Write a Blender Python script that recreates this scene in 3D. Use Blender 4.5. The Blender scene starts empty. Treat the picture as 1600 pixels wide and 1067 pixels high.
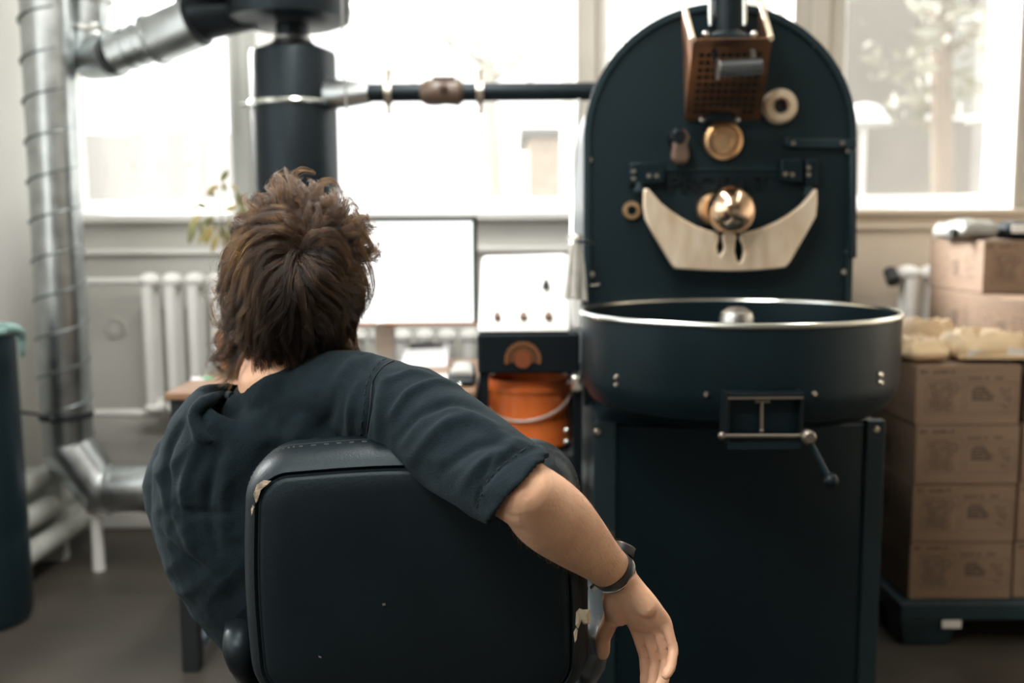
import bpy, bmesh, math, random
import numpy as np
from mathutils import Vector, Matrix, Euler
from mathutils import noise as mnoise

SC = bpy.context.scene
COL = SC.collection
PI = math.pi
random.seed(7)
RNG = np.random.default_rng(7)
V = Vector

# ------------------------------------------------------------------ camera
CAMH, FPX = 1.15, 1556.0
PITCH, ROLL = math.radians(6.45), math.radians(-0.4)
cam_data = bpy.data.cameras.new('camera')
cam = bpy.data.objects.new('camera', cam_data)
COL.objects.link(cam)
cam_data.sensor_fit = 'HORIZONTAL'
cam_data.sensor_width = 36.0
cam_data.lens = FPX * 36.0 / 1600.0
cam_data.clip_start = 0.05
cam_data.clip_end = 200
CAMROT = Matrix.Rotation(PI / 2 - PITCH, 3, 'X') @ Matrix.Rotation(ROLL, 3, 'Z')
cam.matrix_world = Matrix.Translation((0, 0, CAMH)) @ CAMROT.to_4x4()
cam_data.dof.use_dof = True
cam_data.dof.focus_distance = 1.32
cam_data.dof.aperture_fstop = 2.5
SC.camera = cam

def at(px, py, Y):
    """world point on the plane y=Y seen at photo pixel (px, py)"""
    d = CAMROT @ V(((px - 800) / FPX, -(py - 533.5) / FPX, -1.0))
    k = Y / d.y
    return V((d.x * k, Y, CAMH + d.z * k))

# ------------------------------------------------------------------ world, exposure, lights
world = bpy.data.worlds.new('overcast_sky')
SC.world = world
world.use_nodes = True
wn = world.node_tree.nodes
wl = world.node_tree.links
wn.clear()
wo = wn.new('ShaderNodeOutputWorld')
bg = wn.new('ShaderNodeBackground')
tc = wn.new('ShaderNodeTexCoord')
sep = wn.new('ShaderNodeSeparateXYZ')
rmp = wn.new('ShaderNodeValToRGB')
rmp.color_ramp.elements[0].position = 0.45
rmp.color_ramp.elements[0].color = (0.80, 0.80, 0.78, 1)
rmp.color_ramp.elements[1].position = 1.0
rmp.color_ramp.elements[1].color = (0.90, 0.96, 1.0, 1)
mp = wn.new('ShaderNodeMapRange')
mp.inputs['From Min'].default_value = -1
wl.new(tc.outputs['Generated'], sep.inputs[0])
wl.new(sep.outputs['Z'], mp.inputs['Value'])
wl.new(mp.outputs[0], rmp.inputs[0])
wl.new(rmp.outputs[0], bg.inputs['Color'])
bg.inputs['Strength'].default_value = 2.4
wl.new(bg.outputs[0], wo.inputs[0])

SC.view_settings.view_transform = 'Standard'
SC.view_settings.look = 'None'
SC.view_settings.gamma = 1
SC.view_settings.use_curve_mapping = False
SC.view_settings.exposure = 0.35
SC.cycles.use_denoising = True
SC.cycles.max_bounces = 9
SC.cycles.diffuse_bounces = 5
SC.cycles.transparent_max_bounces = 12
SC.cycles.sample_clamp_indirect = 6.0
SC.cycles.caustics_reflective = False
SC.cycles.caustics_refractive = False

def area_light(name, loc, size_x, size_y, direction, power=0, color=(1, 1, 1), portal=False):
    ld = bpy.data.lights.new(name, 'AREA')
    ld.shape = 'RECTANGLE'
    ld.size, ld.size_y = size_x, size_y
    ld.energy = power
    ld.color = color
    o = bpy.data.objects.new(name, ld)
    COL.objects.link(o)
    o.location = loc
    o.rotation_euler = V(direction).to_track_quat('-Z', 'Y').to_euler()
    if portal:
        ld.cycles.is_portal = True
    return o

WALLY = 3.8
XL, XR, CEIL, YB = -1.74, 2.75, 3.0, -3.4
area_light('front_window_portal', (0.5, WALLY + 0.16, 2.05), 4.6, 1.7, (0, -1, 0), portal=True)
area_light('side_window_portal', (XL - 0.16, 0.95, 1.75), 3.5, 1.7, (1, 0, 0), portal=True)
# fill light added from unseen ceiling fittings (built as lamps further down)
area_light('ceiling_fill_light', (-0.95, 0.1, CEIL - 0.13), 1.4, 0.25, (0, 0, -1), power=42, color=(1.0, 0.95, 0.88))
area_light('ceiling_fill_light', (-0.3, 2.05, CEIL - 0.13), 0.25, 2.2, (0, 0, -1), power=50, color=(1.0, 0.97, 0.92))
area_light('ceiling_fill_light', (1.35, 1.55, CEIL - 0.13), 0.25, 2.2, (0, 0, -1), power=6, color=(1.0, 0.95, 0.86))
sun_d = bpy.data.lights.new('hazy_sun', 'SUN')
sun_d.energy = 18.0
sun_d.angle = math.radians(24)
sun_d.color = (1.0, 0.97, 0.92)
sun = bpy.data.objects.new('hazy_sun', sun_d)
COL.objects.link(sun)
sun.rotation_euler = V((0.62, -0.66, -0.42)).to_track_quat('-Z', 'Y').to_euler()

# ------------------------------------------------------------------ materials
MATS = {}
def mat(name, col, rough=0.5, metal=0.0, noise=0.0, nscale=8.0, bump=0.0, bscale=60.0, spec=0.5,
        col2=None, coat=0.0, stretch=(1, 1, 1), sss=0.0, transmission=0.0, rvar=0.0, detail=4.0):
    m = bpy.data.materials.new(name)
    m.use_nodes = True
    nt = m.node_tree
    b = nt.nodes['Principled BSDF']
    b.inputs['Base Color'].default_value = (*col, 1)
    b.inputs['Roughness'].default_value = rough
    b.inputs['Metallic'].default_value = metal
    b.inputs['Specular IOR Level'].default_value = spec
    if coat:
        b.inputs['Coat Weight'].default_value = coat
        b.inputs['Coat Roughness'].default_value = 0.15
    if sss:
        b.inputs['Subsurface Weight'].default_value = sss
        b.inputs['Subsurface Radius'].default_value = (1.0, 0.35, 0.2)
        b.inputs['Subsurface Scale'].default_value = 0.01
    if transmission:
        b.inputs['Transmission Weight'].default_value = transmission
    tcn = nt.nodes.new('ShaderNodeTexCoord')
    mpn = nt.nodes.new('ShaderNodeMapping')
    mpn.inputs['Scale'].default_value = stretch
    nt.links.new(tcn.outputs['Object'], mpn.inputs[0])
    if noise or col2 or rvar:
        n = nt.nodes.new('ShaderNodeTexNoise')
        n.inputs['Scale'].default_value = nscale
        n.inputs['Detail'].default_value = detail
        nt.links.new(mpn.outputs[0], n.inputs['Vector'])
        if noise or col2:
            r = nt.nodes.new('ShaderNodeValToRGB')
            c2 = col2 if col2 else tuple(min(1, c * (1 + noise)) for c in col)
            c1 = col if col2 else tuple(c * (1 - noise) for c in col)
            r.color_ramp.elements[0].position = 0.32
            r.color_ramp.elements[1].position = 0.68
            r.color_ramp.elements[0].color = (*c1, 1)
            r.color_ramp.elements[1].color = (*c2, 1)
            nt.links.new(n.outputs['Fac'], r.inputs[0])
            nt.links.new(r.outputs[0], b.inputs['Base Color'])
        if rvar:
            mr = nt.nodes.new('ShaderNodeMapRange')
            mr.inputs['To Min'].default_value = max(0.02, rough - rvar)
            mr.inputs['To Max'].default_value = min(1, rough + rvar)
            nt.links.new(n.outputs['Fac'], mr.inputs['Value'])
            nt.links.new(mr.outputs[0], b.inputs['Roughness'])
    if bump:
        n2 = nt.nodes.new('ShaderNodeTexNoise')
        n2.inputs['Scale'].default_value = bscale
        n2.inputs['Detail'].default_value = 3
        bp = nt.nodes.new('ShaderNodeBump')
        bp.inputs['Strength'].default_value = bump
        bp.inputs['Distance'].default_value = 0.002
        nt.links.new(mpn.outputs[0], n2.inputs['Vector'])
        nt.links.new(n2.outputs['Fac'], bp.inputs['Height'])
        nt.links.new(bp.outputs[0], b.inputs['Normal'])
    MATS[name] = m
    return m

M_wall = mat('painted_wall_grey', (0.62, 0.62, 0.585), 0.6, noise=0.04, nscale=2, bump=0.15, bscale=25)
M_wallR = mat('painted_wall_beige', (0.64, 0.56, 0.46), 0.6, noise=0.04, nscale=2, bump=0.15, bscale=25)
M_white = mat('white_gloss_paint', (0.90, 0.90, 0.88), 0.35, noise=0.03, nscale=6, bump=0.08, bscale=20)
M_post = mat('window_post_paint', (0.52, 0.49, 0.43), 0.5, noise=0.05, nscale=4)
M_postL = mat('window_post_grey', (0.52, 0.54, 0.51), 0.5, noise=0.05, nscale=4)
M_floor = mat('screed_floor', (0.036, 0.031, 0.025), 0.5, noise=0, col2=(0.060, 0.052, 0.042), nscale=3.5, bump=0.2, bscale=18, rvar=0.12)
M_ceil = mat('ceiling_paint', (0.8, 0.8, 0.78), 0.8)
M_teal = mat('dark_teal_paint', (0.0075, 0.0155, 0.019), 0.47, noise=0.12, nscale=5, bump=0.12, bscale=120, spec=0.45)
M_tealp = mat('dark_teal_panel', (0.006, 0.0135, 0.0175), 0.36, noise=0.1, nscale=4, bump=0.05, bscale=60, spec=0.5)
M_tealm = mat('dark_teal_flange', (0.013, 0.025, 0.030), 0.38, noise=0.1, nscale=5)
M_black = mat('black_enamel', (0.006, 0.009, 0.011), 0.40, noise=0.1, nscale=6)
M_blackm = mat('black_matte_steel', (0.012, 0.016, 0.019), 0.5, noise=0.15, nscale=9, bump=0.1, bscale=90)
M_steel = mat('brushed_steel', (0.55, 0.55, 0.53), 0.3, metal=1.0, noise=0.08, nscale=20, stretch=(1, 1, 8))
M_galv = mat('galvanised_sheet', (0.44, 0.47, 0.475), 0.33, metal=1.0, noise=0.16, nscale=14, rvar=0.1, bump=0.08, bscale=9)
M_rim = mat('polished_rim', (0.82, 0.85, 0.80), 0.22, metal=1.0)
M_bolt = mat('zinc_bolt', (0.55, 0.50, 0.42), 0.35, metal=1.0)
M_brass = mat('worn_brass', (0.60, 0.37, 0.19), 0.36, metal=0.9, col2=(0.78, 0.54, 0.33), nscale=22, rvar=0.12, bump=0.06, bscale=50)
M_brassl = mat('pale_brushed_brass', (0.72, 0.56, 0.38), 0.42, metal=0.55, col2=(0.92, 0.80, 0.64), nscale=16, rvar=0.1, stretch=(1.6, 1, 0.5))
M_brassb = mat('polished_brass', (0.74, 0.53, 0.37), 0.15, metal=1.0, noise=0.1, nscale=9, rvar=0.06)
M_copper = mat('oxidised_copper', (0.075, 0.05, 0.038), 0.36, metal=0.5, col2=(0.34, 0.16, 0.075), nscale=9, rvar=0.12)
M_brown = mat('brown_handle', (0.10, 0.065, 0.045), 0.4, noise=0.2, nscale=30)
M_hole = mat('hole_black', (0.003, 0.004, 0.004), 0.8)
M_desk = mat('desk_laminate', (0.24, 0.13, 0.075), 0.33, col2=(0.33, 0.20, 0.12), nscale=6, stretch=(1.0, 9, 9), bump=0.04, bscale=30)
M_panelw = mat('white_panel', (0.86, 0.86, 0.84), 0.4, noise=0.02)
M_knob = mat('brown_button', (0.20, 0.11, 0.075), 0.4)
M_bucket = mat('orange_plastic', (0.72, 0.17, 0.035), 0.28, noise=0.08, nscale=7, sss=0.3)
M_wire = mat('wire_grey', (0.25, 0.25, 0.24), 0.4, metal=0.6)
M_card = mat('cardboard', (0.225, 0.15, 0.10), 0.75, noise=0.07, nscale=5, stretch=(1, 1, 6), bump=0.12, bscale=50)
M_ink = mat('box_ink', (0.085, 0.058, 0.04), 0.8)
M_inkd = mat('box_ink_dark', (0.03, 0.026, 0.026), 0.8)
M_tape = mat('packing_tape', (0.52, 0.40, 0.29), 0.3)
M_kraft = mat('kraft_paper', (0.66, 0.50, 0.31), 0.42, noise=0.08, nscale=10, bump=0.5, bscale=22)
M_label = mat('white_label', (0.78, 0.77, 0.74), 0.5)
M_pallet = mat('pallet_plastic', (0.018, 0.034, 0.042), 0.4, noise=0.15, nscale=10)
M_bag = mat('grey_cloth', (0.26, 0.26, 0.235), 0.55, noise=0.1, nscale=14, bump=0.4, bscale=40)
M_bin = mat('bin_plastic', (0.007, 0.017, 0.023), 0.45, noise=0.1, nscale=5)
M_binrim = mat('pale_teal_plastic', (0.22, 0.36, 0.34), 0.35)
M_pot = mat('terracotta', (0.42, 0.16, 0.075), 0.6, noise=0.1)
M_leaf = mat('olive_leaf', (0.17, 0.17, 0.06), 0.5, noise=0.3, nscale=30)
M_leaf2 = mat('yellowed_leaf', (0.36, 0.30, 0.11), 0.5, noise=0.2, nscale=30)
M_stem = mat('plant_stem', (0.20, 0.17, 0.09), 0.6)
M_soil = mat('soil', (0.05, 0.035, 0.025), 0.9)
M_paper = mat('white_paper', (0.84, 0.85, 0.86), 0.6)
M_skin = mat('skin', (0.66, 0.385, 0.25), 0.46, col2=(0.76, 0.47, 0.315), nscale=28, bump=0.25, bscale=260, sss=0.22, spec=0.4)
M_shirt = mat('charcoal_linen', (0.0046, 0.0086, 0.0115), 0.9, noise=0.22, nscale=60, bump=0.5, bscale=420, spec=0.25)
M_thread = mat('shirt_thread', (0.010, 0.015, 0.019), 0.9)
M_trous = mat('dark_trousers', (0.02, 0.022, 0.028), 0.9, noise=0.2, nscale=50)
M_leather = mat('black_leather', (0.0038, 0.0075, 0.010), 0.45, noise=0.12, nscale=9, bump=0.22, bscale=330, rvar=0.07)
M_leatherw = mat('worn_leather_edge', (0.10, 0.098, 0.09), 0.42, noise=0.2, nscale=20, bump=0.4, bscale=300)
M_foamd = mat('browned_foam', (0.26, 0.21, 0.155), 0.9, noise=0.4, nscale=120, bump=0.8, bscale=300)
M_foam = mat('exposed_foam', (0.50, 0.42, 0.30), 0.9, noise=0.25, nscale=80, bump=0.8, bscale=200)
M_armp = mat('window_lit_armrest', (0.05, 0.062, 0.067), 0.3, coat=0.6, noise=0.1, nscale=10)  # paler base stands in for window reflection on the right armrest
M_strap = mat('watch_strap', (0.010, 0.012, 0.014), 0.45, bump=0.2, bscale=200)
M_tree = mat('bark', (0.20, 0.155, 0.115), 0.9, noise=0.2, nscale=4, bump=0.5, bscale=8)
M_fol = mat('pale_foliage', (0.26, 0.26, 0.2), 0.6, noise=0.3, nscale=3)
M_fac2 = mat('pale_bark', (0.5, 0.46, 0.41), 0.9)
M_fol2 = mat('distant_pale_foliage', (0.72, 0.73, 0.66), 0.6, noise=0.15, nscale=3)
M_fac = mat('outside_render', (0.15, 0.14, 0.122), 0.9, noise=0.08, nscale=0.8)
M_fence = mat('outside_fence', (0.44, 0.405, 0.375), 0.9, noise=0.12, nscale=1.0, stretch=(3, 1, 0.2))
M_ground = mat('outside_ground', (0.10, 0.10, 0.085), 0.95, noise=0.1, nscale=0.5)
M_glow = mat('eye_white', (0.8, 0.8, 0.78), 0.2)
M_iris = mat('eye_iris', (0.06, 0.04, 0.02), 0.2)
M_embl = mat('emblem_copper', (0.20, 0.085, 0.035), 0.45, metal=0.3)
M_embl2 = mat('emblem_copper_disc', (0.25, 0.075, 0.03), 0.45, metal=0.3)

M_back = mat('dark_back_wall', (0.20, 0.21, 0.21), 0.8, noise=0.1, nscale=2)  # unseen back wall, kept dark to weaken its reflection in black leather
M_seam = mat('duct_seam', (0.16, 0.18, 0.18), 0.4, metal=0.8)
M_bronze = mat('dull_bronze_rod', (0.20, 0.18, 0.15), 0.4, metal=0.8)
for m_, sp_ in ((M_leather, .27), (M_teal, .27), (M_tealp, .25), (M_tealm, .45), (M_black, .28), (M_bin, .4), (M_pallet, .4), (M_armp, .5)):
    b_ = m_.node_tree.nodes['Principled BSDF']
    b_.inputs['Specular IOR Level'].default_value = sp_
    b_.inputs['Specular Tint'].default_value = (0.74, 0.90, 1.0, 1)
# perforated copper variations handled in geometry; dusty glass
def glass_mat(name, veil, tint):
    m = bpy.data.materials.new(name)
    m.use_nodes = True
    nt = m.node_tree
    nt.nodes.clear()
    out = nt.nodes.new('ShaderNodeOutputMaterial')
    tr = nt.nodes.new('ShaderNodeBsdfTransparent')
    tl = nt.nodes.new('ShaderNodeBsdfTranslucent')
    tl.inputs['Color'].default_value = (*tint, 1)
    gl = nt.nodes.new('ShaderNodeBsdfGlossy')
    gl.inputs['Roughness'].default_value = 0.03
    nz = nt.nodes.new('ShaderNodeTexNoise')
    nz.inputs['Scale'].default_value = 5.0
    mr = nt.nodes.new('ShaderNodeMapRange')
    mr.inputs['To Min'].default_value = veil * 0.7
    mr.inputs['To Max'].default_value = veil * 1.3
    m1 = nt.nodes.new('ShaderNodeMixShader')
    m2 = nt.nodes.new('ShaderNodeMixShader')
    m2.inputs[0].default_value = 0.05
    nt.links.new(nz.outputs['Fac'], mr.inputs['Value'])
    nt.links.new(mr.outputs[0], m1.inputs[0])
    nt.links.new(tr.outputs[0], m1.inputs[1])
    nt.links.new(tl.outputs[0], m1.inputs[2])
    nt.links.new(m1.outputs[0], m2.inputs[1])
    nt.links.new(gl.outputs[0], m2.inputs[2])
    nt.links.new(m2.outputs[0], out.inputs[0])
    return m
M_glass = glass_mat('dusty_window_glass', 0.03, (0.9, 0.9, 0.88))
M_glassR = glass_mat('screened_window_glass', 0.045, (0.66, 0.62, 0.56))

def emit_mat(name, col, s):
    m = bpy.data.materials.new(name)
    m.use_nodes = True
    b = m.node_tree.nodes['Principled BSDF']
    b.inputs['Base Color'].default_value = (0.02, 0.02, 0.02, 1)
    b.inputs['Emission Color'].default_value = (*col, 1)
    b.inputs['Emission Strength'].default_value = s
    return m
M_screen = emit_mat('lit_screen', (0.98, 1.0, 0.99), 1.5)
M_lamp = emit_mat('fill_lamp_tube', (1.0, 0.95, 0.88), 4.0)  # glowing tubes of the added ceiling fill lamps

def cloth_tweak(m):
    """weave detail for the shirt: sheen"""
    b = m.node_tree.nodes['Principled BSDF']
    b.inputs['Sheen Weight'].default_value = 0.06
    b.inputs['Specular Tint'].default_value = (.6, .85, 1, 1)
    b.inputs['Sheen Roughness'].default_value = 0.5
    b.inputs['Sheen Tint'].default_value = (0.55, 0.68, 0.74, 1)
cloth_tweak(M_shirt)

# ------------------------------------------------------------------ mesh helpers
def wloc(o):
    v = V((0, 0, 0))
    while o is not None:
        v += V(o.location)
        o = o.parent
    return v

class MB:
    """collects shapes given in world metres and links them as ONE mesh object"""
    def __init__(s):
        s.v, s.f = [], []
    def add(s, vs, fs):
        k = len(s.v)
        s.v += [tuple(x) for x in vs]
        s.f += [tuple(i + k for i in f) for f in fs]
        return s
    def box(s, c, d, rot=None):
        hx, hy, hz = d[0] / 2, d[1] / 2, d[2] / 2
        vs = [V((x, y, z)) for x in (-hx, hx) for y in (-hy, hy) for z in (-hz, hz)]
        if rot is not None:
            R = rot if isinstance(rot, Matrix) else Euler(rot).to_matrix()
            vs = [R @ v for v in vs]
        vs = [v + V(c) for v in vs]
        return s.add(vs, [(0, 1, 3, 2), (4, 6, 7, 5), (0, 4, 5, 1), (2, 3, 7, 6), (0, 2, 6, 4), (1, 5, 7, 3)])
    def bx(s, x0, x1, y0, y1, z0, z1):
        return s.box(((x0 + x1) / 2, (y0 + y1) / 2, (z0 + z1) / 2), (abs(x1 - x0), abs(y1 - y0), abs(z1 - z0)))
    def loft(s, rings, cap=True, closed=True):
        n = len(rings[0])
        vs = [p for r in rings for p in r]
        fs = []
        for i in range(len(rings) - 1):
            for j in range(n if closed else n - 1):
                a, b = i * n + j, i * n + (j + 1) % n
                fs.append((a, b, b + n, a + n))
        if cap and closed:
            fs.append(tuple(range(n - 1, -1, -1)))
            fs.append(tuple((len(rings) - 1) * n + j for j in range(n)))
        return s.add(vs, fs)
    def cyl(s, p0, p1, r0, r1=None, n=20, cap=True):
        p0, p1 = V(p0), V(p1)
        r1 = r0 if r1 is None else r1
        t = (p1 - p0).normalized()
        u = t.orthogonal().normalized()
        w = t.cross(u)
        R = []
        for p, r in ((p0, r0), (p1, r1)):
            R.append([p + (u * math.cos(2 * PI * j / n) + w * math.sin(2 * PI * j / n)) * r for j in range(n)])
        return s.loft(R, cap)
    def lathe(s, prof, org, axis=(0, 0, 1), n=32, cap=False):
        """prof: (radius, height along axis)"""
        t = V(axis).normalized()
        u = t.orthogonal().normalized()
        w = t.cross(u)
        R = []
        for r, h in prof:
            r = max(r, 1e-5)
            R.append([V(org) + t * h + (u * math.cos(2 * PI * j / n) + w * math.sin(2 * PI * j / n)) * r for j in range(n)])
        return s.loft(R, cap)
    def tube(s, pts, r, n=10, smooth=0):
        pts = [V(p) for p in pts]
        if smooth:
            pts = catmull(pts, smooth)
        N = len(pts)
        rr = r if isinstance(r, (list, tuple)) else [r] * N
        if len(rr) != N:
            rr = list(np.interp(np.linspace(0, 1, N), np.linspace(0, 1, len(rr)), rr))
        t0 = (pts[1] - pts[0]).normalized()
        u = t0.orthogonal().normalized()
        R = []
        for i, p in enumerate(pts):
            t = (pts[min(i + 1, N - 1)] - pts[max(i - 1, 0)]).normalized()
            u = (u - t * u.dot(t)).normalized()
            w = t.cross(u)
            R.append([p + (u * math.cos(2 * PI * j / n) + w * math.sin(2 * PI * j / n)) * rr[i] for j in range(n)])
        return s.loft(R)
    def sphere(s, c, r, n=20, sc=(1, 1, 1)):
        m = max(6, n // 2)
        prof = [(math.sin(PI * i / m), -math.cos(PI * i / m)) for i in range(m + 1)]
        k = len(s.v)
        s.lathe(prof, (0, 0, 0), (0, 0, 1), n)
        for i in range(k, len(s.v)):
            x, y, z = s.v[i]
            s.v[i] = (c[0] + x * r * sc[0], c[1] + y * r * sc[1], c[2] + z * r * sc[2])
        return s
    def torus(s, c, axis, R, r, n=32, m=10, sc=(1, 1)):
        t = V(axis).normalized()
        u = t.orthogonal().normalized()
        w = t.cross(u)
        k = len(s.v)
        vs, fs = [], []
        for i in range(n):
            a = 2 * PI * i / n
            d = u * math.cos(a) + w * math.sin(a)
            for j in range(m):
                b = 2 * PI * j / m
                vs.append(V(c) + d * (R + r * sc[0] * math.cos(b)) + t * r * sc[1] * math.sin(b))
        for i in range(n):
            for j in range(m):
                fs.append((i * m + j, ((i + 1) % n) * m + j, ((i + 1) % n) * m + (j + 1) % m, i * m + (j + 1) % m))
        return s.add(vs, fs)
    def prism(s, poly, y0, y1):
        """poly: list of (x, z); extruded along y"""
        n = len(poly)
        vs = [V((x, y0, z)) for x, z in poly] + [V((x, y1, z)) for x, z in poly]
        fs = [tuple(range(n)), tuple(range(2 * n - 1, n - 1, -1))]
        fs += [(j, j + n, (j + 1) % n + n, (j + 1) % n) for j in range(n)]
        return s.add(vs, fs)
    def build(s, name, m, parent=None, smooth=True, bevel=0, seg=2, auto=35, kind=None):
        me = bpy.data.meshes.new(name)
        off = wloc(parent) if parent else V((0, 0, 0))
        me.from_pydata([tuple(V(v) - off) for v in s.v], [], s.f)
        bm = bmesh.new()
        bm.from_mesh(me)
        bmesh.ops.recalc_face_normals(bm, faces=bm.faces)
        bm.to_mesh(me)
        bm.free()
        me.materials.append(m)
        if smooth:
            me.shade_smooth()
            me.set_sharp_from_angle(angle=math.radians(auto))
        o = bpy.data.objects.new(name, me)
        COL.objects.link(o)
        if parent:
            o.parent = parent
        if bevel:
            b = o.modifiers.new('bevel', 'BEVEL')
            b.width, b.segments = bevel, seg
            b.limit_method = 'ANGLE'
            b.angle_limit = math.radians(50)
        if kind:
            o['kind'] = kind
        return o

def catmull(pts, k):
    P = [pts[0]] + list(pts) + [pts[-1]]
    out = []
    for i in range(1, len(P) - 2):
        p0, p1, p2, p3 = P[i - 1], P[i], P[i + 1], P[i + 2]
        for j in range(k):
            t = j / k
            out.append(0.5 * ((2 * p1) + (p2 - p0) * t + (2 * p0 - 5 * p1 + 4 * p2 - p3) * t * t + (3 * p1 - p0 - 3 * p2 + p3) * t ** 3))
    out.append(P[-2])
    return out

def thing(name, label, cat, loc=(0, 0, 0), group=None):
    o = bpy.data.objects.new(name, None)
    o.empty_display_size = 0.05
    COL.objects.link(o)
    o.location = loc
    o['label'] = label
    o['category'] = cat
    if group:
        o['group'] = group
    return o

def tag(o, label, cat, group=None):
    o['label'] = label
    o['category'] = cat
    if group:
        o['group'] = group
    return o

def struct(o):
    o['kind'] = 'structure'
    return o

def dup(root, loc, label, group=None):
    r = root.copy()
    COL.objects.link(r)
    r.location = loc
    r['label'] = label
    if group:
        r['group'] = group
    for ch in list(root.children):
        c = ch.copy()
        COL.objects.link(c)
        c.parent = r
        for g in ch.children:
            d = g.copy()
            COL.objects.link(d)
            d.parent = c
    return r

def text_part(body, size, origin, parent, m, name='lettering', depth=0.001, rot=(PI / 2, 0, 0), align='CENTER', offset=0.0, scl=(1, 1, 1)):
    cu = bpy.data.curves.new(name, 'FONT')
    cu.body = body
    cu.size = size
    cu.extrude = depth
    cu.offset = offset
    cu.align_x = align
    cu.align_y = 'CENTER'
    cu.materials.append(m)
    o = bpy.data.objects.new(name, cu)
    COL.objects.link(o)
    o.parent = parent
    o.location = V(origin) - wloc(parent)
    o.rotation_euler = rot
    bpy.context.view_layer.update()
    me = bpy.data.meshes.new_from_object(o.evaluated_get(bpy.context.evaluated_depsgraph_get()))
    bpy.data.objects.remove(o)
    o = bpy.data.objects.new(name, me)
    COL.objects.link(o)
    o.parent = parent
    o.location = V(origin) - wloc(parent)
    o.rotation_euler = rot
    o.scale = scl
    return o

# ------------------------------------------------------------------ room shell
struct(MB().bx(XL - 0.3, XR + 0.3, YB - 0.3, WALLY + 0.3, -0.1, 0).build('floor', M_floor, smooth=False))
struct(MB().bx(XL - 0.3, XR + 0.3, YB - 0.3, WALLY + 0.3, CEIL, CEIL + 0.1).build('ceiling', M_ceil, smooth=False))
SILL = at(800, 331, WALLY).z
WTOP = 2.82
# window bays (x0, x1) of the whole sash; posts stand between them
def wx(px, py=200):
    return at(px, py, WALLY).x
bays = [(XL + 0.02, wx(361)), (wx(402), wx(903)), (wx(944), wx(1241)), (wx(1318), wx(1592)), (wx(1640), XR - 0.1)]
wf = MB()
split = wx(900)
wf.bx(XL - 0.3, split, WALLY, WALLY + 0.3, 0, SILL)
wf.bx(XL - 0.3, XR + 0.3, WALLY, WALLY + 0.3, WTOP, CEIL)
wf.bx(XR - 0.1, XR + 0.3, WALLY, WALLY + 0.3, SILL, WTOP)
wf.bx(XL - 0.3, XL + 0.02, WALLY, WALLY + 0.3, SILL, WTOP)
struct(wf.build('wall_front', M_wall, smooth=False))
struct(MB().bx(split, XR + 0.3, WALLY, WALLY + 0.3, 0, SILL).build('wall_front_right', M_wallR, smooth=False))
# posts between the bays, each a stepped timber upright
for i in range(4):
    a, b = bays[i][1], bays[i + 1][0]
    p = MB().bx(a, b, WALLY + 0.02, WALLY + 0.14, SILL, WTOP)
    w = b - a
    p.bx(a + w * 0.32, b - w * 0.32, WALLY + 0.0, WALLY + 0.02, SILL, WTOP)
    struct(p.build('trim_%d' % (i + 1), M_postL if i == 0 else M_post, smooth=False, bevel=0.004))
# sashes: frame of four rails round a pane
for i, (a, b) in enumerate(bays):
    root = bpy.data.objects.new('window_%d' % (i + 1), None)
    COL.objects.link(root)
    root.location = ((a + b) / 2, WALLY + 0.08, SILL)
    struct(root)
    rb = 0.058 if i != 3 else 0.06
    rs = [0.018, 0.055, 0.035, 0.032, 0.04][i]
    rl = [0.02, 0.055, 0.03, 0.026, 0.04][i]
    f = MB()
    y0, y1 = WALLY + 0.16, WALLY + 0.21
    f.bx(a, b, y0, y1, SILL, SILL + rb)
    f.bx(a, b, y0, y1, WTOP - rb, WTOP)
    f.bx(a, a + rl, y0, y1, SILL + rb, WTOP - rb)
    f.bx(b - rs, b, y0, y1, SILL + rb, WTOP - rb)
    struct(f.build('window_frame', M_white, root, smooth=False, bevel=0.005))
    # white reveals and an added sill sloped to catch bright skylight between the posts
    rv = MB()
    rv.prism([(a, SILL), (a + .008, SILL), (a + .008, WTOP), (a, WTOP)], WALLY + .012, y0)
    rv.prism([(b - .008, SILL), (b, SILL), (b, WTOP), (b - .008, WTOP)], WALLY + .012, y0)
    rv.add([(a, WALLY + .0, SILL), (b, WALLY + .0, SILL), (b, y0, SILL + .052), (a, y0, SILL + .052), (a, WALLY + .0, SILL - .002), (b, WALLY + .0, SILL - .002), (b, y0, SILL), (a, y0, SILL)],
           [(0, 1, 2, 3), (7, 6, 5, 4), (0, 4, 5, 1), (3, 2, 6, 7), (0, 3, 7, 4), (1, 5, 6, 2)])
    struct(rv.build('window_sill', M_white, root, smooth=False))
    g = MB().bx(a + rl, b - rs, WALLY + 0.185, WALLY + 0.189, SILL + rb, WTOP - rb)
    struct(g.build('pane', M_glassR if i >= 3 else M_glass, root, smooth=False))
# sill boards and the mouldings below them
struct(MB().bx(XL, split, WALLY - 0.05, WALLY + 0.05, SILL - 0.03, SILL).build('trim_5', M_white, smooth=False, bevel=0.006))
struct(MB().bx(split, XR, WALLY - 0.03, WALLY + 0.05, SILL - 0.022, SILL).build('trim_6', M_wallR, smooth=False, bevel=0.006))
struct(MB().bx(split, XR, WALLY - 0.02, WALLY, SILL - 0.075, SILL - 0.06).build('trim_7', M_wallR, smooth=False, bevel=0.004))
struct(MB().bx(XL, split, WALLY - 0.03, WALLY, SILL - 0.15, SILL - 0.13).build('trim_8', M_white, smooth=False, bevel=0.004))
struct(MB().bx(XL, XR, WALLY - 0.025, WALLY, 0, 0.07).build('baseboard_front', M_wall, smooth=False, bevel=0.006))
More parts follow.
